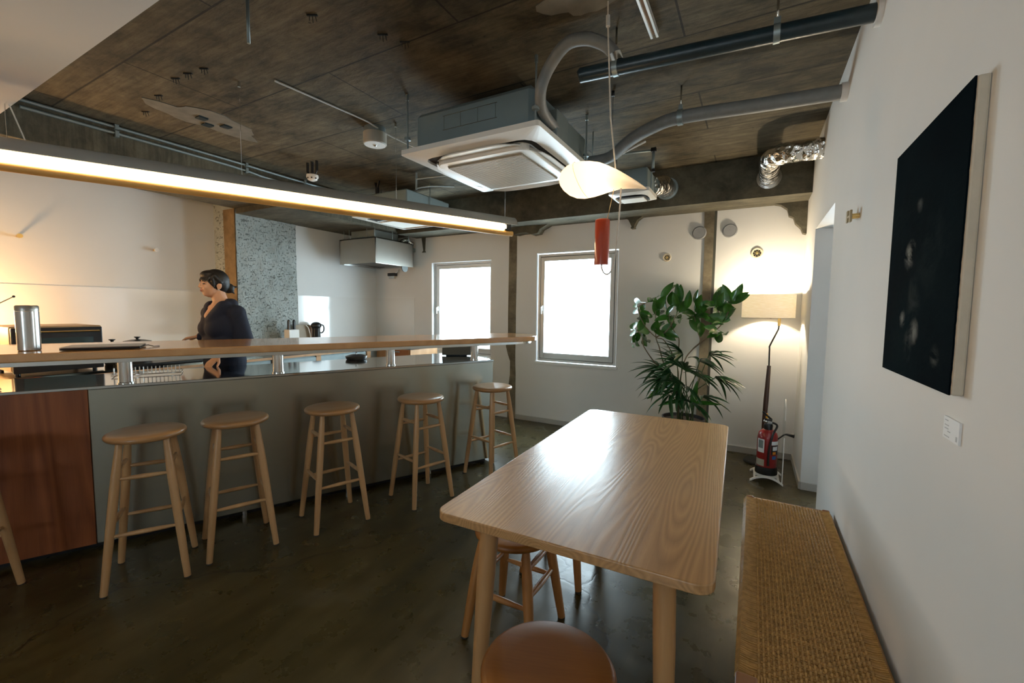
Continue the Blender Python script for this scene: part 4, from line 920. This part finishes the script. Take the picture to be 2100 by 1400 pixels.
lnk(t, a.outputs[0], mx.inputs[1]); lnk(t, d.outputs[0], mx.inputs[2]); lnk(t, mx.outputs[0], oo.inputs[0])
sc_ = (.108, 4.43); n = 48
m = MB(); prof = [(.205, 1.312), (.205, 1.515), (.2035, 1.515), (.2035, 1.312)]
vs = [(sc_[0]+r*math.cos(2*PI*k/n), sc_[1]+r*math.sin(2*PI*k/n), z) for r, z in prof for k in range(n)]
m.add(vs, [[i*n+k, i*n+(k+1) % n, ((i+1) % 4)*n+(k+1) % n, ((i+1) % 4)*n+k] for i in range(4) for k in range(n)], True)
m.build('lamp_shade', ml, fl)
MB().tube([(sc_[0]+.2045*math.cos(2*PI*k/n), sc_[1]+.2045*math.sin(2*PI*k/n), 1.312) for k in range(n+1)], .0015, 5).build('shade_rim', M_blackm, fl)
MB().ell((.13, 4.43, 1.318), (.018, .018, .012), 12, 8).build('pull_knob', M_blackm, fl)
MB().tube([(.197, 4.43, 1.32), (.16, 4.43, 1.33), (sc_[0], 4.43, 1.33)], .005, 8).tube([(sc_[0]-.2, 4.43, 1.34), (sc_[0]+.2, 4.43, 1.34)], .002, 6).build('shade_carrier', M_brass, fl)
MB().ell((sc_[0], 4.43, 1.41), (.03, .03, .04), 16, 10).build('bulb', emissive('warm_bulb', (1, .7, .38), 35), fl)
point('floor_lamp_bulb', (sc_[0], 4.43, 1.47), (1, .82, .58), 32, .03)

# ================================================================== FIRE EXTINGUISHER
fe = thing('fire_extinguisher', 'red fire extinguisher standing in a white holder beside the floor lamp', 'fire extinguisher', (.14, 4.06, 0))
ex = (.145, 4.06)
M_fred = mat('fire_red_paint', (0.28, 0.012, 0.012), 0.3, coat=.4)
MB().lathe([(0, .07), (.070, .07), (.074, .08), (.074, .34), (.066, .38), (.04, .405), (.022, .41), (.022, .43)], 32, (*ex, 0)).build('tank', M_fred, fe)
MB().lathe([(0, .045), (.080, .045), (.082, .05), (.080, .105), (.075, .106)], 32, (*ex, 0)).build('base_cup', M_black, fe)
MB().lathe([(0, .40), (.03, .40), (.034, .44), (.028, .455), (.012, .46), (.012, .49)], 20, (*ex, 0)).build('collar', M_black, fe)
MB().box(ex[0]-.022, ex[1]-.02, .455, ex[0]+.028, ex[1]+.02, .485).ell((ex[0]-.02, ex[1]-.02, .475), (.018, .014, .018), 12, 8).build('valve', M_ss, fe, bevel=.004)
MB().tube([(ex[0]+.02, ex[1]-.005, .49), (ex[0]-.045, ex[1]-.03, .555)], [.009, .007], 10).tube([(ex[0]+.02, ex[1]-.02, .485), (ex[0]-.03, ex[1]-.05, .50)], [.008, .006], 10).build('lever', M_blackm, fe)
MB().box(ex[0]-.022, ex[1]-.022, .50, ex[0]-.006, ex[1]-.008, .54).build('safety_pin', mat('yellow_plastic', (.75, .35, .02), .4), fe, bevel=.003)
hs = catmull([(ex[0]+.02, ex[1]-.01, .47), (ex[0]+.06, ex[1]-.03, .45), (ex[0]+.03, ex[1]-.082, .38), (ex[0]+.01, ex[1]-.088, .25), (ex[0]+.01, ex[1]-.088, .13)], 6)
MB().tube(hs, .008, 10).build('hose', M_black, fe)
MB().tube([(ex[0]+.065, ex[1]-.02, .335), (ex[0]+.11, ex[1]-.03, .385), (ex[0]+.125, ex[1]-.03, .39), (ex[0]+.18, ex[1]-.035, .385)], [.005, .006, .008, .017], 12).build('nozzle', M_black, fe)
def curved_label(a0, a1, z0, z1, r, name, m):
    k = 8; vs = []
    for i in range(k+1):
        a = a0+(a1-a0)*i/k
        for z in (z0, z1): vs.append((ex[0]+r*math.cos(a), ex[1]+r*math.sin(a), z))
    return MB().add(vs, [[2*i, 2*i+2, 2*i+3, 2*i+1] for i in range(k)], True).build(name, m, fe)
rad_ = math.radians
curved_label(rad_(205), rad_(252), .225, .335, .0745, 'instruction_label', M_card)
curved_label(rad_(212), rad_(245), .26, .325, .0748, 'label_picture', M_galv)
curved_label(rad_(190), rad_(255), .115, .17, .0745, 'lower_label', mat('cream_label', (.45, .43, .36), .5))
curved_label(rad_(292), rad_(345), .295, .325, .0745, 'white_label', M_card)
curved_label(rad_(290), rad_(345), .215, .292, .0745, 'black_label', M_black)
curved_label(rad_(300), rad_(322), .218, .240, .0749, 'orange_sticker', mat('orange_sticker', (.7, .25, .02), .5))
curved_label(rad_(298), rad_(325), .178, .205, .0745, 'blue_sticker', mat('blue_sticker', (.02, .12, .4), .5))
curved_label(rad_(300), rad_(335), .250, .282, .0749, 'white_symbol', M_card)
es = thing('extinguisher_stand', 'white arched holder with a clear upright panel under the extinguisher', 'stand', (.145, 4.03, 0))
m = MB(); N = 14
for y0 in (3.925, 4.17):
    up = []; 
    vs = []
    for i in range(N+1):
        u = -1+2*i/N; x = ex[0]+.115*u; z = .045*(1-u*u)
        vs += [(x, y0-.012, z), (x, y0+.012, z), (x, y0+.012, z+.013), (x, y0-.012, z+.013)]
    m.add(vs, [[4*i+j, 4*i+(j+1) % 4, 4*(i+1)+(j+1) % 4, 4*(i+1)+j] for i in range(N) for j in range(4)], True); m.add(vs[:4], [[0, 1, 2, 3]]); m.add(vs[-4:], [[3, 2, 1, 0]])
m.box(ex[0]-.09, 3.925, .025, ex[0]-.075, 4.17, .035).box(ex[0]+.075, 3.925, .025, ex[0]+.09, 4.17, .035).box(ex[0]-.075, 3.99, .030, ex[0]+.075, 4.13, .044)
m.build('arched_base', M_whitep, es)
pp = MB().box(.250, 3.93, .03, .254, 4.15, .66).build('clear_panel', M_acry, es)
MB().box(.249, 3.925, .02, .255, 3.933, .38).box(.249, 3.925, .52, .255, 3.933, .62).tube([(.252, 3.93, .62), (.252, 4.01, .675)], .004, 6).build('bright_edge', M_whitep, es)

# ================================================================== WALL VENTS on the rear wall
for i, (x, z) in enumerate(((-.505, 2.134), (-.235, 2.134))):
    t = thing('round_vent_cover', ['round grey vent cover on the rear wall left of the bare post', 'round grey vent cover on the rear wall right of the bare post'][i], 'vent cover', (x, YB, z), group='round vent covers')
    rm = Matrix.Rotation(PI/2, 4, 'X')
    MB().lathe([(0, 0), (.064, 0), (.066, .012), (.058, .018), (0, .020)], 36, (x, YB, z), ax=rm).build('cover', M_greyg, t)
    MB().lathe([(.052, .0185), (.055, .021), (.049, .0195)], 36, (x, YB, z), ax=rm).build('ring', M_greyg, t)
for i, (x, z, s) in enumerate(((-.803, 1.91, 1.0), (.0, 1.912, 1.25))):
    t = thing('round_air_inlet', ['small round louvred air inlet between the window and the bare post', 'round louvred air inlet high on the rear wall above the floor lamp'][i], 'air inlet', (x, YB, z), group='round air inlets')
    MB().lathe([(.026*s, 0), (.040*s, 0), (.042*s, .006), (.036*s, .012), (.028*s, .010), (.026*s, 0)], 32, (x, YB, z), ax=rm).build('rim', mat('cream_rim', (.66, .58, .44), .4), t)
    MB().lathe([(0, 0), (.028*s, 0), (.028*s, .003), (0, .003)], 28, (x, YB, z), ax=rm).build('back_plate', M_blackm, t)
    f = MB()
    for a in range(4):
        R_ = Matrix.Translation((x, YB-.006, z)) @ Matrix.Rotation(a*PI/4+.4, 4, 'Y'); f.box(-.026*s, -.002, -.0025, .026*s, .002, .0025, R_)
    f.ell((x, YB-.007, z), (.007, .004, .007), 10, 6); f.build('louvres', M_brass, t)

# ================================================================== PLANT
pt_ = thing('potted_plant', 'tall potted plant with oval leaves above palm fronds in a dark pot', 'potted plant', (-.53, 4.22, 0))
pc = (-.53, 4.22)
MB().lathe([(0, 0), (.145, 0), (.155, .01), (.185, .37), (.19, .385), (.178, .385), (.174, .35), (0, .35)], 40, (*pc, 0)).build('pot', mat('dark_pot', (0.018, 0.018, 0.022), 0.35), pt_)
MB().lathe([(0, .35), (.172, .35), (.172, .356), (0, .36)], 30, (*pc, 0)).build('soil', M_soil, pt_)
rr = random.Random(5)
base = Vector((-.575, 4.22, .355))
br = [[base, (-.585, 4.23, .58), (-.62, 4.22, .69), (-.66, 4.2, .78)],
      [(-.62, 4.22, .69), (-.705, 4.18, .86), (-.755, 4.16, 1.03), (-.785, 4.15, 1.12), (-.79, 4.15, 1.25), (-.80, 4.16, 1.36)],
      [(-.66, 4.2, .78), (-.775, 4.12, .88), (-.875, 4.06, 1.04), (-.89, 4.04, 1.13), (-.94, 4.03, 1.19)],
      [(-.585, 4.23, .60), (-.60, 4.24, .85), (-.71, 4.2, 1.08), (-.785, 4.15, 1.12), (-.87, 4.08, 1.22), (-.92, 4.05, 1.33)],
      [(-.60, 4.24, .85), (-.595, 4.25, 1.08), (-.61, 4.25, 1.13), (-.66, 4.22, 1.22), (-.69, 4.2, 1.34)],
      [(-.585, 4.23, .62), (-.545, 4.28, .90), (-.475, 4.30, 1.02), (-.42, 4.30, 1.09), (-.45, 4.28, 1.20), (-.475, 4.27, 1.32)],
      [(-.475, 4.30, 1.02), (-.36, 4.28, 1.13), (-.245, 4.22, 1.25), (-.19, 4.20, 1.38), (-.20, 4.2, 1.45)],
      [(-.36, 4.28, 1.13), (-.28, 4.25, 1.17), (-.23, 4.22, 1.18)],
      [(-.245, 4.22, 1.25), (-.27, 4.21, 1.33), (-.28, 4.2, 1.42)],
      [(-.785, 4.15, 1.12), (-.70, 4.13, 1.17), (-.65, 4.12, 1.24), (-.61, 4.12, 1.33)],
      [(-.92, 4.05, 1.33), (-.93, 4.05, 1.40), (-.86, 4.06, 1.44)]]
for i, b_ in enumerate(br):
    pts = catmull(b_, 5); k = len(pts); r0 = .012 if i == 0 else .0062
    MB().tube(pts, [r0*(1-.45*j/(k-1)) for j in range(k)], 8).build('trunk' if i == 0 else 'branch', M_stem, pt_)
def leaf(mb, p, d, L, w_, up=None, curl=.25, fold=.15):
    d = Vector(d).normalized(); up = Vector(up or (rr.uniform(-.6, .6), rr.uniform(-1, .2), .9)).normalized()
    s_ = d.cross(up)
    if s_.length < .1: s_ = d.orthogonal()
    s_.normalize(); nrm = s_.cross(d).normalized(); K = 8; vs = []
    for i in range(K+1):
        t_ = i/K; q = w_*(math.sin(PI*min(1, t_**.85))**.75 if 0 < t_ < 1 else .03)
        c = Vector(p) + d*(L*t_) - nrm*(curl*L*t_*t_) 
        vs += [c - s_*q + nrm*q*fold*2, c - s_*q*.5 + nrm*q*fold*.7, c, c + s_*q*.5 + nrm*q*fold*.7, c + s_*q + nrm*q*fold*2]
    mb.add(vs, [[5*i+j, 5*i+j+1, 5*i+j+6, 5*i+j+5] for i in range(K) for j in range(4)], True)
lv = MB()
LP = [(-.852, 1.466), (-.736, 1.443), (-.688, 1.557), (-.942, 1.411), (-1.021, 1.429), (-.97, 1.302), (-.992, 1.231), (-1.013, 1.159), (-.963, 1.066), (-1.023, 1.03), (-.785, 1.213), (-.676, 1.216), (-.593, 1.309), (-.62, 1.466), (-.601, 1.533),
      (-.90, 1.25), (-.85, 1.33), (-.80, 1.40), (-.74, 1.30), (-.88, 1.18), (-.70, 1.42), (-.83, 1.50), (-.91, 1.34), (-.76, 1.25), (-.68, 1.30), (-.93, 1.15), (-.88, 1.08),
      (-.576, 1.421), (-.507, 1.466), (-.532, 1.355), (-.451, 1.4), (-.424, 1.444), (-.49, 1.31), (-.42, 1.33), (-.40, 1.38), (-.45, 1.26),
      (-.309, 1.379), (-.254, 1.466), (-.294, 1.487), (-.218, 1.53), (-.153, 1.51), (-.10, 1.495), (-.267, 1.315), (-.265, 1.263), (-.23, 1.177), (-.36, 1.31), (-.18, 1.40), (-.33, 1.43), (-.402, 1.211), (-.30, 1.16), (-.652, 1.158), (-.33, 1.22), (-.22, 1.36)]
LP += [(x+rr.uniform(-.05, .05), z+rr.uniform(-.06, .04)) for x, z in LP[::2]+LP[1::3]]
ends = [(Vector(b_[-1]), Vector(b_[-2])) for b_ in br[1:]] + [(Vector((-.785, 4.15, 1.2)), None), (Vector((-.22, 4.21, 1.3)), None)]
for (x, z) in LP:
    e = min(ends, key=lambda q: (q[0].x-x)**2+(q[0].z-z)**2)[0]
    tip = Vector((x, 4.2+rr.uniform(-.13, .12), z)); L = rr.uniform(.125, .185)
    d = tip-e
    if d.length < .02: d = Vector((rr.uniform(-1, 1), rr.uniform(-1, 1), .6))
    d.normalize(); d = (d + Vector((rr.uniform(-.35, .35), rr.uniform(-.5, .3), rr.uniform(-.1, .4)))).normalized()
    leaf(lv, tip - d*L*.55, d, L, L*rr.uniform(.19, .25), up=(rr.uniform(-.7, .5), -1, rr.uniform(.0, .9)), curl=rr.uniform(.02, .3))
    lv.tube([e.lerp(tip-d*L*.55, .5*0), tip - d*L*.55], .0018, 5, False)
lv.build('leaves', M_leaf, pt_)
# palm fronds
fm = MB(); sm_ = MB()
PC = [((-.70, 4.08, .74), (-1, -.1, .05), 9), ((-.545, 4.15, .98), (-.35, -.2, .35), 8), ((-.40, 4.12, .92), (.35, -.3, .1), 9), ((-.45, 4.02, .56), (.2, -.6, .2), 8), ((-.27, 4.1, .79), (1, -.1, -.05), 9),
      ((-.55, 4.05, .75), (-.5, -.4, .0), 8), ((-.74, 4.12, .84), (-.8, -.1, .25), 7), ((-.50, 4.0, .70), (.1, -.7, .3), 8), ((-.36, 4.05, .62), (.7, -.3, .1), 6), ((-.62, 4.0, .62), (-.6, -.4, -.2), 5), ((-.33, 4.15, .98), (.6, 0, .1), 6), ((-.62, 4.02, .82), (-.9, -.3, .1), 9), ((-.50, 4.02, .84), (.1, -.5, .5), 9), ((-.58, 4.1, .90), (-.6, -.2, .5), 8), ((-.42, 4.05, .80), (.5, -.5, .2), 9), ((-.55, 4.0, .66), (-.3, -.8, .0), 8)]
for (c, d, k) in PC:
    c = Vector(c); d = Vector(d).normalized(); root = Vector((-.50+rr.uniform(-.07, .09), 4.2+rr.uniform(-.06, .06), .355))
    sm_.tube(catmull([root, root.lerp(c, .5)+Vector((-(c.x-root.x)*.2, 0, .03)), c], 5), .0042, 6)
    sd_ = d.cross(Vector((0, 0, 1))).normalized(); u2 = sd_.cross(d)
    for i in range(k):
        a = (i-(k-1)/2)*(2.3/(k-1)); dd = (d*math.cos(a) + (sd_*.85+u2*.45)*math.sin(a)).normalized()
        leaf(fm, c, dd, rr.uniform(.20, .28), rr.uniform(.014, .021), up=u2+Vector((0, 0, .3)), curl=rr.uniform(.25, .5), fold=.3)
fm.build('palm_fronds', M_palm, pt_); sm_.build('palm_stems', mat('green_stem', (.05, .09, .03), .6), pt_)
for (p_, d, L, w_) in (((-.66, 4.05, .74), (-.7, -.3, -.55), .30, .035), ((-.46, 4.0, .57), (1, -.2, .10), .24, .028), ((-.52, 4.0, .55), (-1, -.3, -.15), .20, .024)):
    pass
bl_ = MB()
leaf(bl_, (-.60, 4.02, .74), (-.75, -.15, -.58), .28, .036, up=(0, -.6, .8), curl=.05); leaf(bl_, (-.45, 4.0, .565), (1, -.2, .13), .25, .030, up=(0, -.5, 1), curl=.05)
leaf(bl_, (-.50, 4.0, .57), (-1, -.2, -.05), .22, .030, up=(0, -.5, 1), curl=.25); leaf(bl_, (-.52, 4.02, .5), (-.15, -.1, 1), .26, .026, up=(0, -1, 0), curl=.05)
leaf(bl_, (-.44, 4.02, .5), (.15, -.1, 1), .27, .026, up=(0, -1, 0), curl=.05); leaf(bl_, (-.47, 4.0, .42), (.9, -.1, -.2), .2, .014, curl=.5)
bl_.build('broad_leaves', M_leaf, pt_)

# ================================================================== WOMAN
wo = thing('person', 'woman in a dark navy sweater with tied back black hair working behind the bar', 'person', (-3.645, 1.818, 0))
HX = Vector((-3.645, 1.818, 0))
def frame(ang): f = Vector((math.cos(ang), math.sin(ang), 0)); l = Vector((-f.y, f.x, 0)); return f, l
aT = math.atan2(-1.0, .0); aH = math.atan2(-.99, -.14)
fT, lT = frame(aT); fH, lH = frame(aH)
Z_ = Vector((0, 0, 1))
def T_(x, y, z, o=(0, 0, 0)): return HX + Vector(o) + fT*x + lT*y + Z_*z
HC = HX + Vector((-.02, -.005, 0))
def H_(x, y, z): return HC + fH*x + lH*y + Z_*z
def rotm(ang): return Matrix.Rotation(ang, 3, 'Z')
def remesh(o, vox, smooth=4):
    r = o.modifiers.new('remesh', 'REMESH'); r.mode = 'VOXEL'; r.voxel_size = vox; r.use_smooth_shade = True
    s = o.modifiers.new('smooth', 'SMOOTH'); s.iterations = smooth; s.factor = .5
M_skin = mat('warm_skin', (0.60, 0.33, 0.20), 0.5, var=.05, vs=20, sub=.1)
M_hair = mat('black_hair', (0.008, 0.006, 0.005), 0.55, var=.3, vs=60, bmp=.3, bs=120)
M_sweat = mat('navy_knit', (0.006, 0.010, 0.028), 0.85, var=.2, vs=120, bmp=.25, bs=400)
M_trou = mat('dark_trousers', (0.015, 0.015, 0.02), 0.85)
# joints
nk = T_(-.04, 0, 1.365); shL = T_(-.06, .160, 1.310); shR = T_(-.03, -.165, 1.305)
elL = Vector((-3.43, 1.905, 1.075)); wrL = Vector((-3.475, 1.735, .995))
elR = Vector((-3.86, 1.97, 1.085)); wrR = Vector((-3.96, 1.83, 1.115))
hpC = T_(-.06, 0, .92)
bd = MB()
# head
bd.ell(H_(-.012, 0, 1.553), (.092, .072, .088), 24, 16, rotm(aH)); bd.ell(H_(.030, 0, 1.515), (.055, .056, .085), 20, 14, rotm(aH))
bd.ell(H_(.048, 0, 1.462), (.030, .030, .026), 16, 10, rotm(aH)); bd.ell(H_(.020, 0, 1.480), (.048, .050, .040), 16, 10, rotm(aH))
bd.ell(H_(.058, .026, 1.505), (.026, .022, .026), 12, 8, rotm(aH)); bd.ell(H_(.058, -.026, 1.505), (.026, .022, .026), 12, 8, rotm(aH))
bd.tube([H_(.078, 0, 1.545), H_(.092, 0, 1.525), H_(.097, 0, 1.510), H_(.084, 0, 1.501)], [.006, .0085, .011, .007], 10)
bd.ell(H_(.088, .009, 1.505), (.010, .008, .007), 10, 8, rotm(aH)); bd.ell(H_(.088, -.009, 1.505), (.010, .008, .007), 10, 8, rotm(aH))
bd.ell(H_(.079, 0, 1.486), (.012, .020, .006), 12, 8, rotm(aH)); bd.ell(H_(.077, 0, 1.476), (.012, .018, .006), 12, 8, rotm(aH))
bd.ell(H_(.070, 0, 1.552), (.016, .040, .010), 12, 8, rotm(aH))
for s in (1, -1):
    bd.ell(H_(-.010, s*.074, 1.520), (.018, .007, .030), 12, 10, rotm(aH - s*.35)); bd.ell(H_(-.004, s*.074, 1.498), (.009, .006, .012), 10, 8, rotm(aH))
bd.cap(H_(-.018, 0, 1.475), nk, .050, .054, 16)
bd.cap(nk, T_(-.05, 0, 1.30), .055, .07, 14); bd.cap(T_(-.01, 0, 1.37), T_(.035, 0, 1.28), .045, .055, 16); bd.cap(T_(.0, .05, 1.33), T_(.0, -.05, 1.33), .05, .05, 14)
# trunk
bd.cap(shL, shR, .052, .052, 14); bd.ell(T_(-.04, 0, 1.22), (.095, .145, .13), 20, 14, rotm(aT)); bd.ell(T_(-.045, 0, 1.07), (.09, .125, .13), 20, 14, rotm(aT)); bd.ell(hpC, (.10, .15, .12), 20, 14, rotm(aT))
for s in (1, -1):
    hp_ = hpC + lT*s*.085; kn = hpC + lT*s*.09 + fT*.02 - Z_*.44; an = Vector((kn.x, kn.y, .09)) - fT*.04
    bd.cap(hp_ - Z_*.05, kn, .080, .052, 14); bd.cap(kn, an, .050, .034, 14); bd.cap(an - fT*.02 - Z_*.04, an + fT*.13 - Z_*.055, .034, .026, 12)
# arms
for a, b_, c in ((shL, elL, wrL), (shR, elR, wrR)):
    bd.cap(a, b_, .045, .036, 14); bd.cap(b_, c, .035, .024, 14)
def hand(w_, d, side, nrm, curl=.5):
    d = d.normalized(); nrm = (nrm - d*nrm.dot(d)).normalized(); s = d.cross(nrm)*side
    for k in (-1.5, -.5, .5, 1.5): bd.cap(w_ + s*.006*k, w_ + d*.078 + s*.0155*k, .0125, .0105, 10)
    for k, L in ((-1.5, .056), (-.5, .068), (.5, .074), (1.5, .066)):
        p = w_ + d*.085 + s*.0185*k; dd = d
        for j, f in enumerate((.42, .33, .25)):
            dd = (dd*math.cos(curl*.7) - nrm*math.sin(curl*.7)).normalized(); q = p + dd*L*f; bd.cap(p, q, .0082-.0008*j, .0076-.0008*j, 8); p = q
    p = w_ + d*.025 + s*.022; q = p + (d*.6 + s*.7 - nrm*.3).normalized()*.036; bd.cap(p, q, .0125, .0095, 8); bd.cap(q, q + (d*.95 + s*.2 - nrm*.3).normalized()*.028, .0092, .008, 8)
hand(wrL, Vector((-.05, -.75, -.65)), -1, Vector((.2, -.5, .8)), .5)
hand(wrR, (wrR-elR)+Vector((0, 0, -.06)), 1, Z_, .7)
body = bd.build('body', M_skin, wo); remesh(body, .0042, 3)
# face details
fd_ = MB(); 
for s in (1, -1): fd_.ell(H_(.077, s*.029, 1.532), (.007, .0115, .0045), 12, 8, rotm(aH + s*.35))
fd_.build('eyes', M_black, wo)
eb = MB()
for s in (1, -1): eb.tube(catmull([H_(.086, s*.014, 1.549), H_(.084, s*.030, 1.553), H_(.072, s*.046, 1.548)], 4), [.0022]*9, 6)
eb.build('eyebrows', M_hair, wo)
MB().ell(H_(.0865, 0, 1.4865), (.0075, .019, .0038), 12, 8, rotm(aH)).ell(H_(.0850, 0, 1.4775), (.0075, .016, .0042), 12, 8, rotm(aH)).build('lips', mat('muted_lips', (.42, .13, .10), .45), wo)
# hair
hr = MB()
hr.ell(H_(-.016, 0, 1.560), (.090, .082, .090), 28, 18, rotm(aH))
hr.ell(H_(-.042, 0, 1.540), (.060, .074, .078), 20, 14, rotm(aH)); hr.ell(H_(.020, 0, 1.600), (.070, .068, .040), 20, 12, rotm(aH))
for k in range(-5, 6):     # fringe
    y = k*.0115; hr.cap(H_(.056-.0012*k*k*.5, y, 1.605-abs(k)*.003), H_(.090-.0011*k*k, y*1.12, 1.566-abs(k)*.0025), .013, .006, 8)
for s in (1, -1): hr.cap(H_(.035, s*.066, 1.58), H_(.022, s*.076, 1.50), .016, .005, 8); hr.cap(H_(.02, s*.07, 1.59), H_(-.02, s*.078, 1.545), .018, .012, 8)
hr.cap(H_(-.07, 0, 1.53), H_(-.095, 0, 1.49), .032, .026, 12); hr.ell(H_(-.108, .005, 1.505), (.030, .034, .038), 14, 10, rotm(aH)); hr.cap(H_(-.115, .01, 1.515), H_(-.150, .02, 1.518), .015, .006, 8); hr.cap(H_(-.115, .0, 1.49), H_(-.135, .01, 1.465), .014, .006, 8)
hro = hr.build('hair', M_hair, wo); remesh(hro, .004, 3)
MB().ell(H_(-.002, .082, 1.487), (.004, .004, .005), 8, 6).build('earring', M_chrome, wo)
# sweater: open front neckline made by leaving the chest V free
sw = MB()
def S(a, b_, r0, r1, n=16): sw.cap(a, b_, r0, r1, n)
S(shL + Z_*.0, shR + Z_*.0, .066, .066); S(T_(-.070, .075, 1.378), T_(-.070, -.075, 1.374), .048, .048)
sw.ell(T_(-.035, 0, 1.20), (.128, .185, .155), 24, 16, rotm(aT)); sw.ell(T_(-.03, 0, 1.06), (.130, .180, .17), 24, 16, rotm(aT)); sw.ell(T_(-.045, 0, .93), (.135, .185, .15), 24, 16, rotm(aT))
sw.ell(T_(.030, .05, 1.19), (.080, .095, .085), 20, 14, rotm(aT)); sw.ell(T_(.030, -.05, 1.19), (.080, .095, .085), 20, 14, rotm(aT)); S(T_(-.01, .085, 1.35), T_(.03, .03, 1.25), .06, .07); S(T_(-.01, -.085, 1.35), T_(.03, -.03, 1.25), .06, .07)
S(shL - Z_*.012, elL, .064, .064); S(elL, elL.lerp(wrL, .88), .062, .040); S(shR - Z_*.012, elR, .062, .058); S(elR, elR.lerp(wrR, .9), .062, .040)
swo = sw.build('sweater', M_sweat, wo); remesh(swo, .008, 14)
# cut the V neckline into the sweater
cut = MB().prism([(-.085, 1.50), (.085, 1.50), (.062, 1.385), (.0, 1.265), (-.062, 1.385)], .018, .35, lambda a, b, z: T_(z - (b-1.385)*.35, a, b)).box(-.001, -.001, -5, .001, .001, -4.99)
cu = cut.build('neck_cutter', M_sweat)
bo = swo.modifiers.new('neckline', 'BOOLEAN'); bo.object = cu; bo.operation = 'DIFFERENCE'; bo.solver = 'EXACT'
bpy.context.view_layer.update()
me_ = bpy.data.meshes.new_from_object(swo.evaluated_get(bpy.context.evaluated_depsgraph_get()))
swo.modifiers.clear(); swo.data = me_
if not me_.materials: me_.materials.append(M_sweat)
bpy.data.objects.remove(cu, do_unlink=True)
tr = MB()
tr.ell(hpC - Z_*.02, (.118, .165, .13), 20, 14, rotm(aT))
for s in (1, -1):
    hp_ = hpC + lT*s*.085; kn = hpC + lT*s*.09 + fT*.02 - Z_*.44; an = Vector((kn.x, kn.y, .13)) - fT*.035
    tr.cap(hp_ - Z_*.05, kn, .092, .066, 14); tr.cap(kn, an, .064, .052, 14)
tro = tr.build('trousers', M_trou, wo); remesh(tro, .012, 4)
shx = MB()
for s in (1, -1):
    an = hpC + lT*s*.09 - fT*.02; shx.ell((an + fT*.07).xyz*1 + Z_*(.045-an.z), (.135, .048, .045), 16, 10, rotm(aT))
shx.build('shoes', M_black, wo)
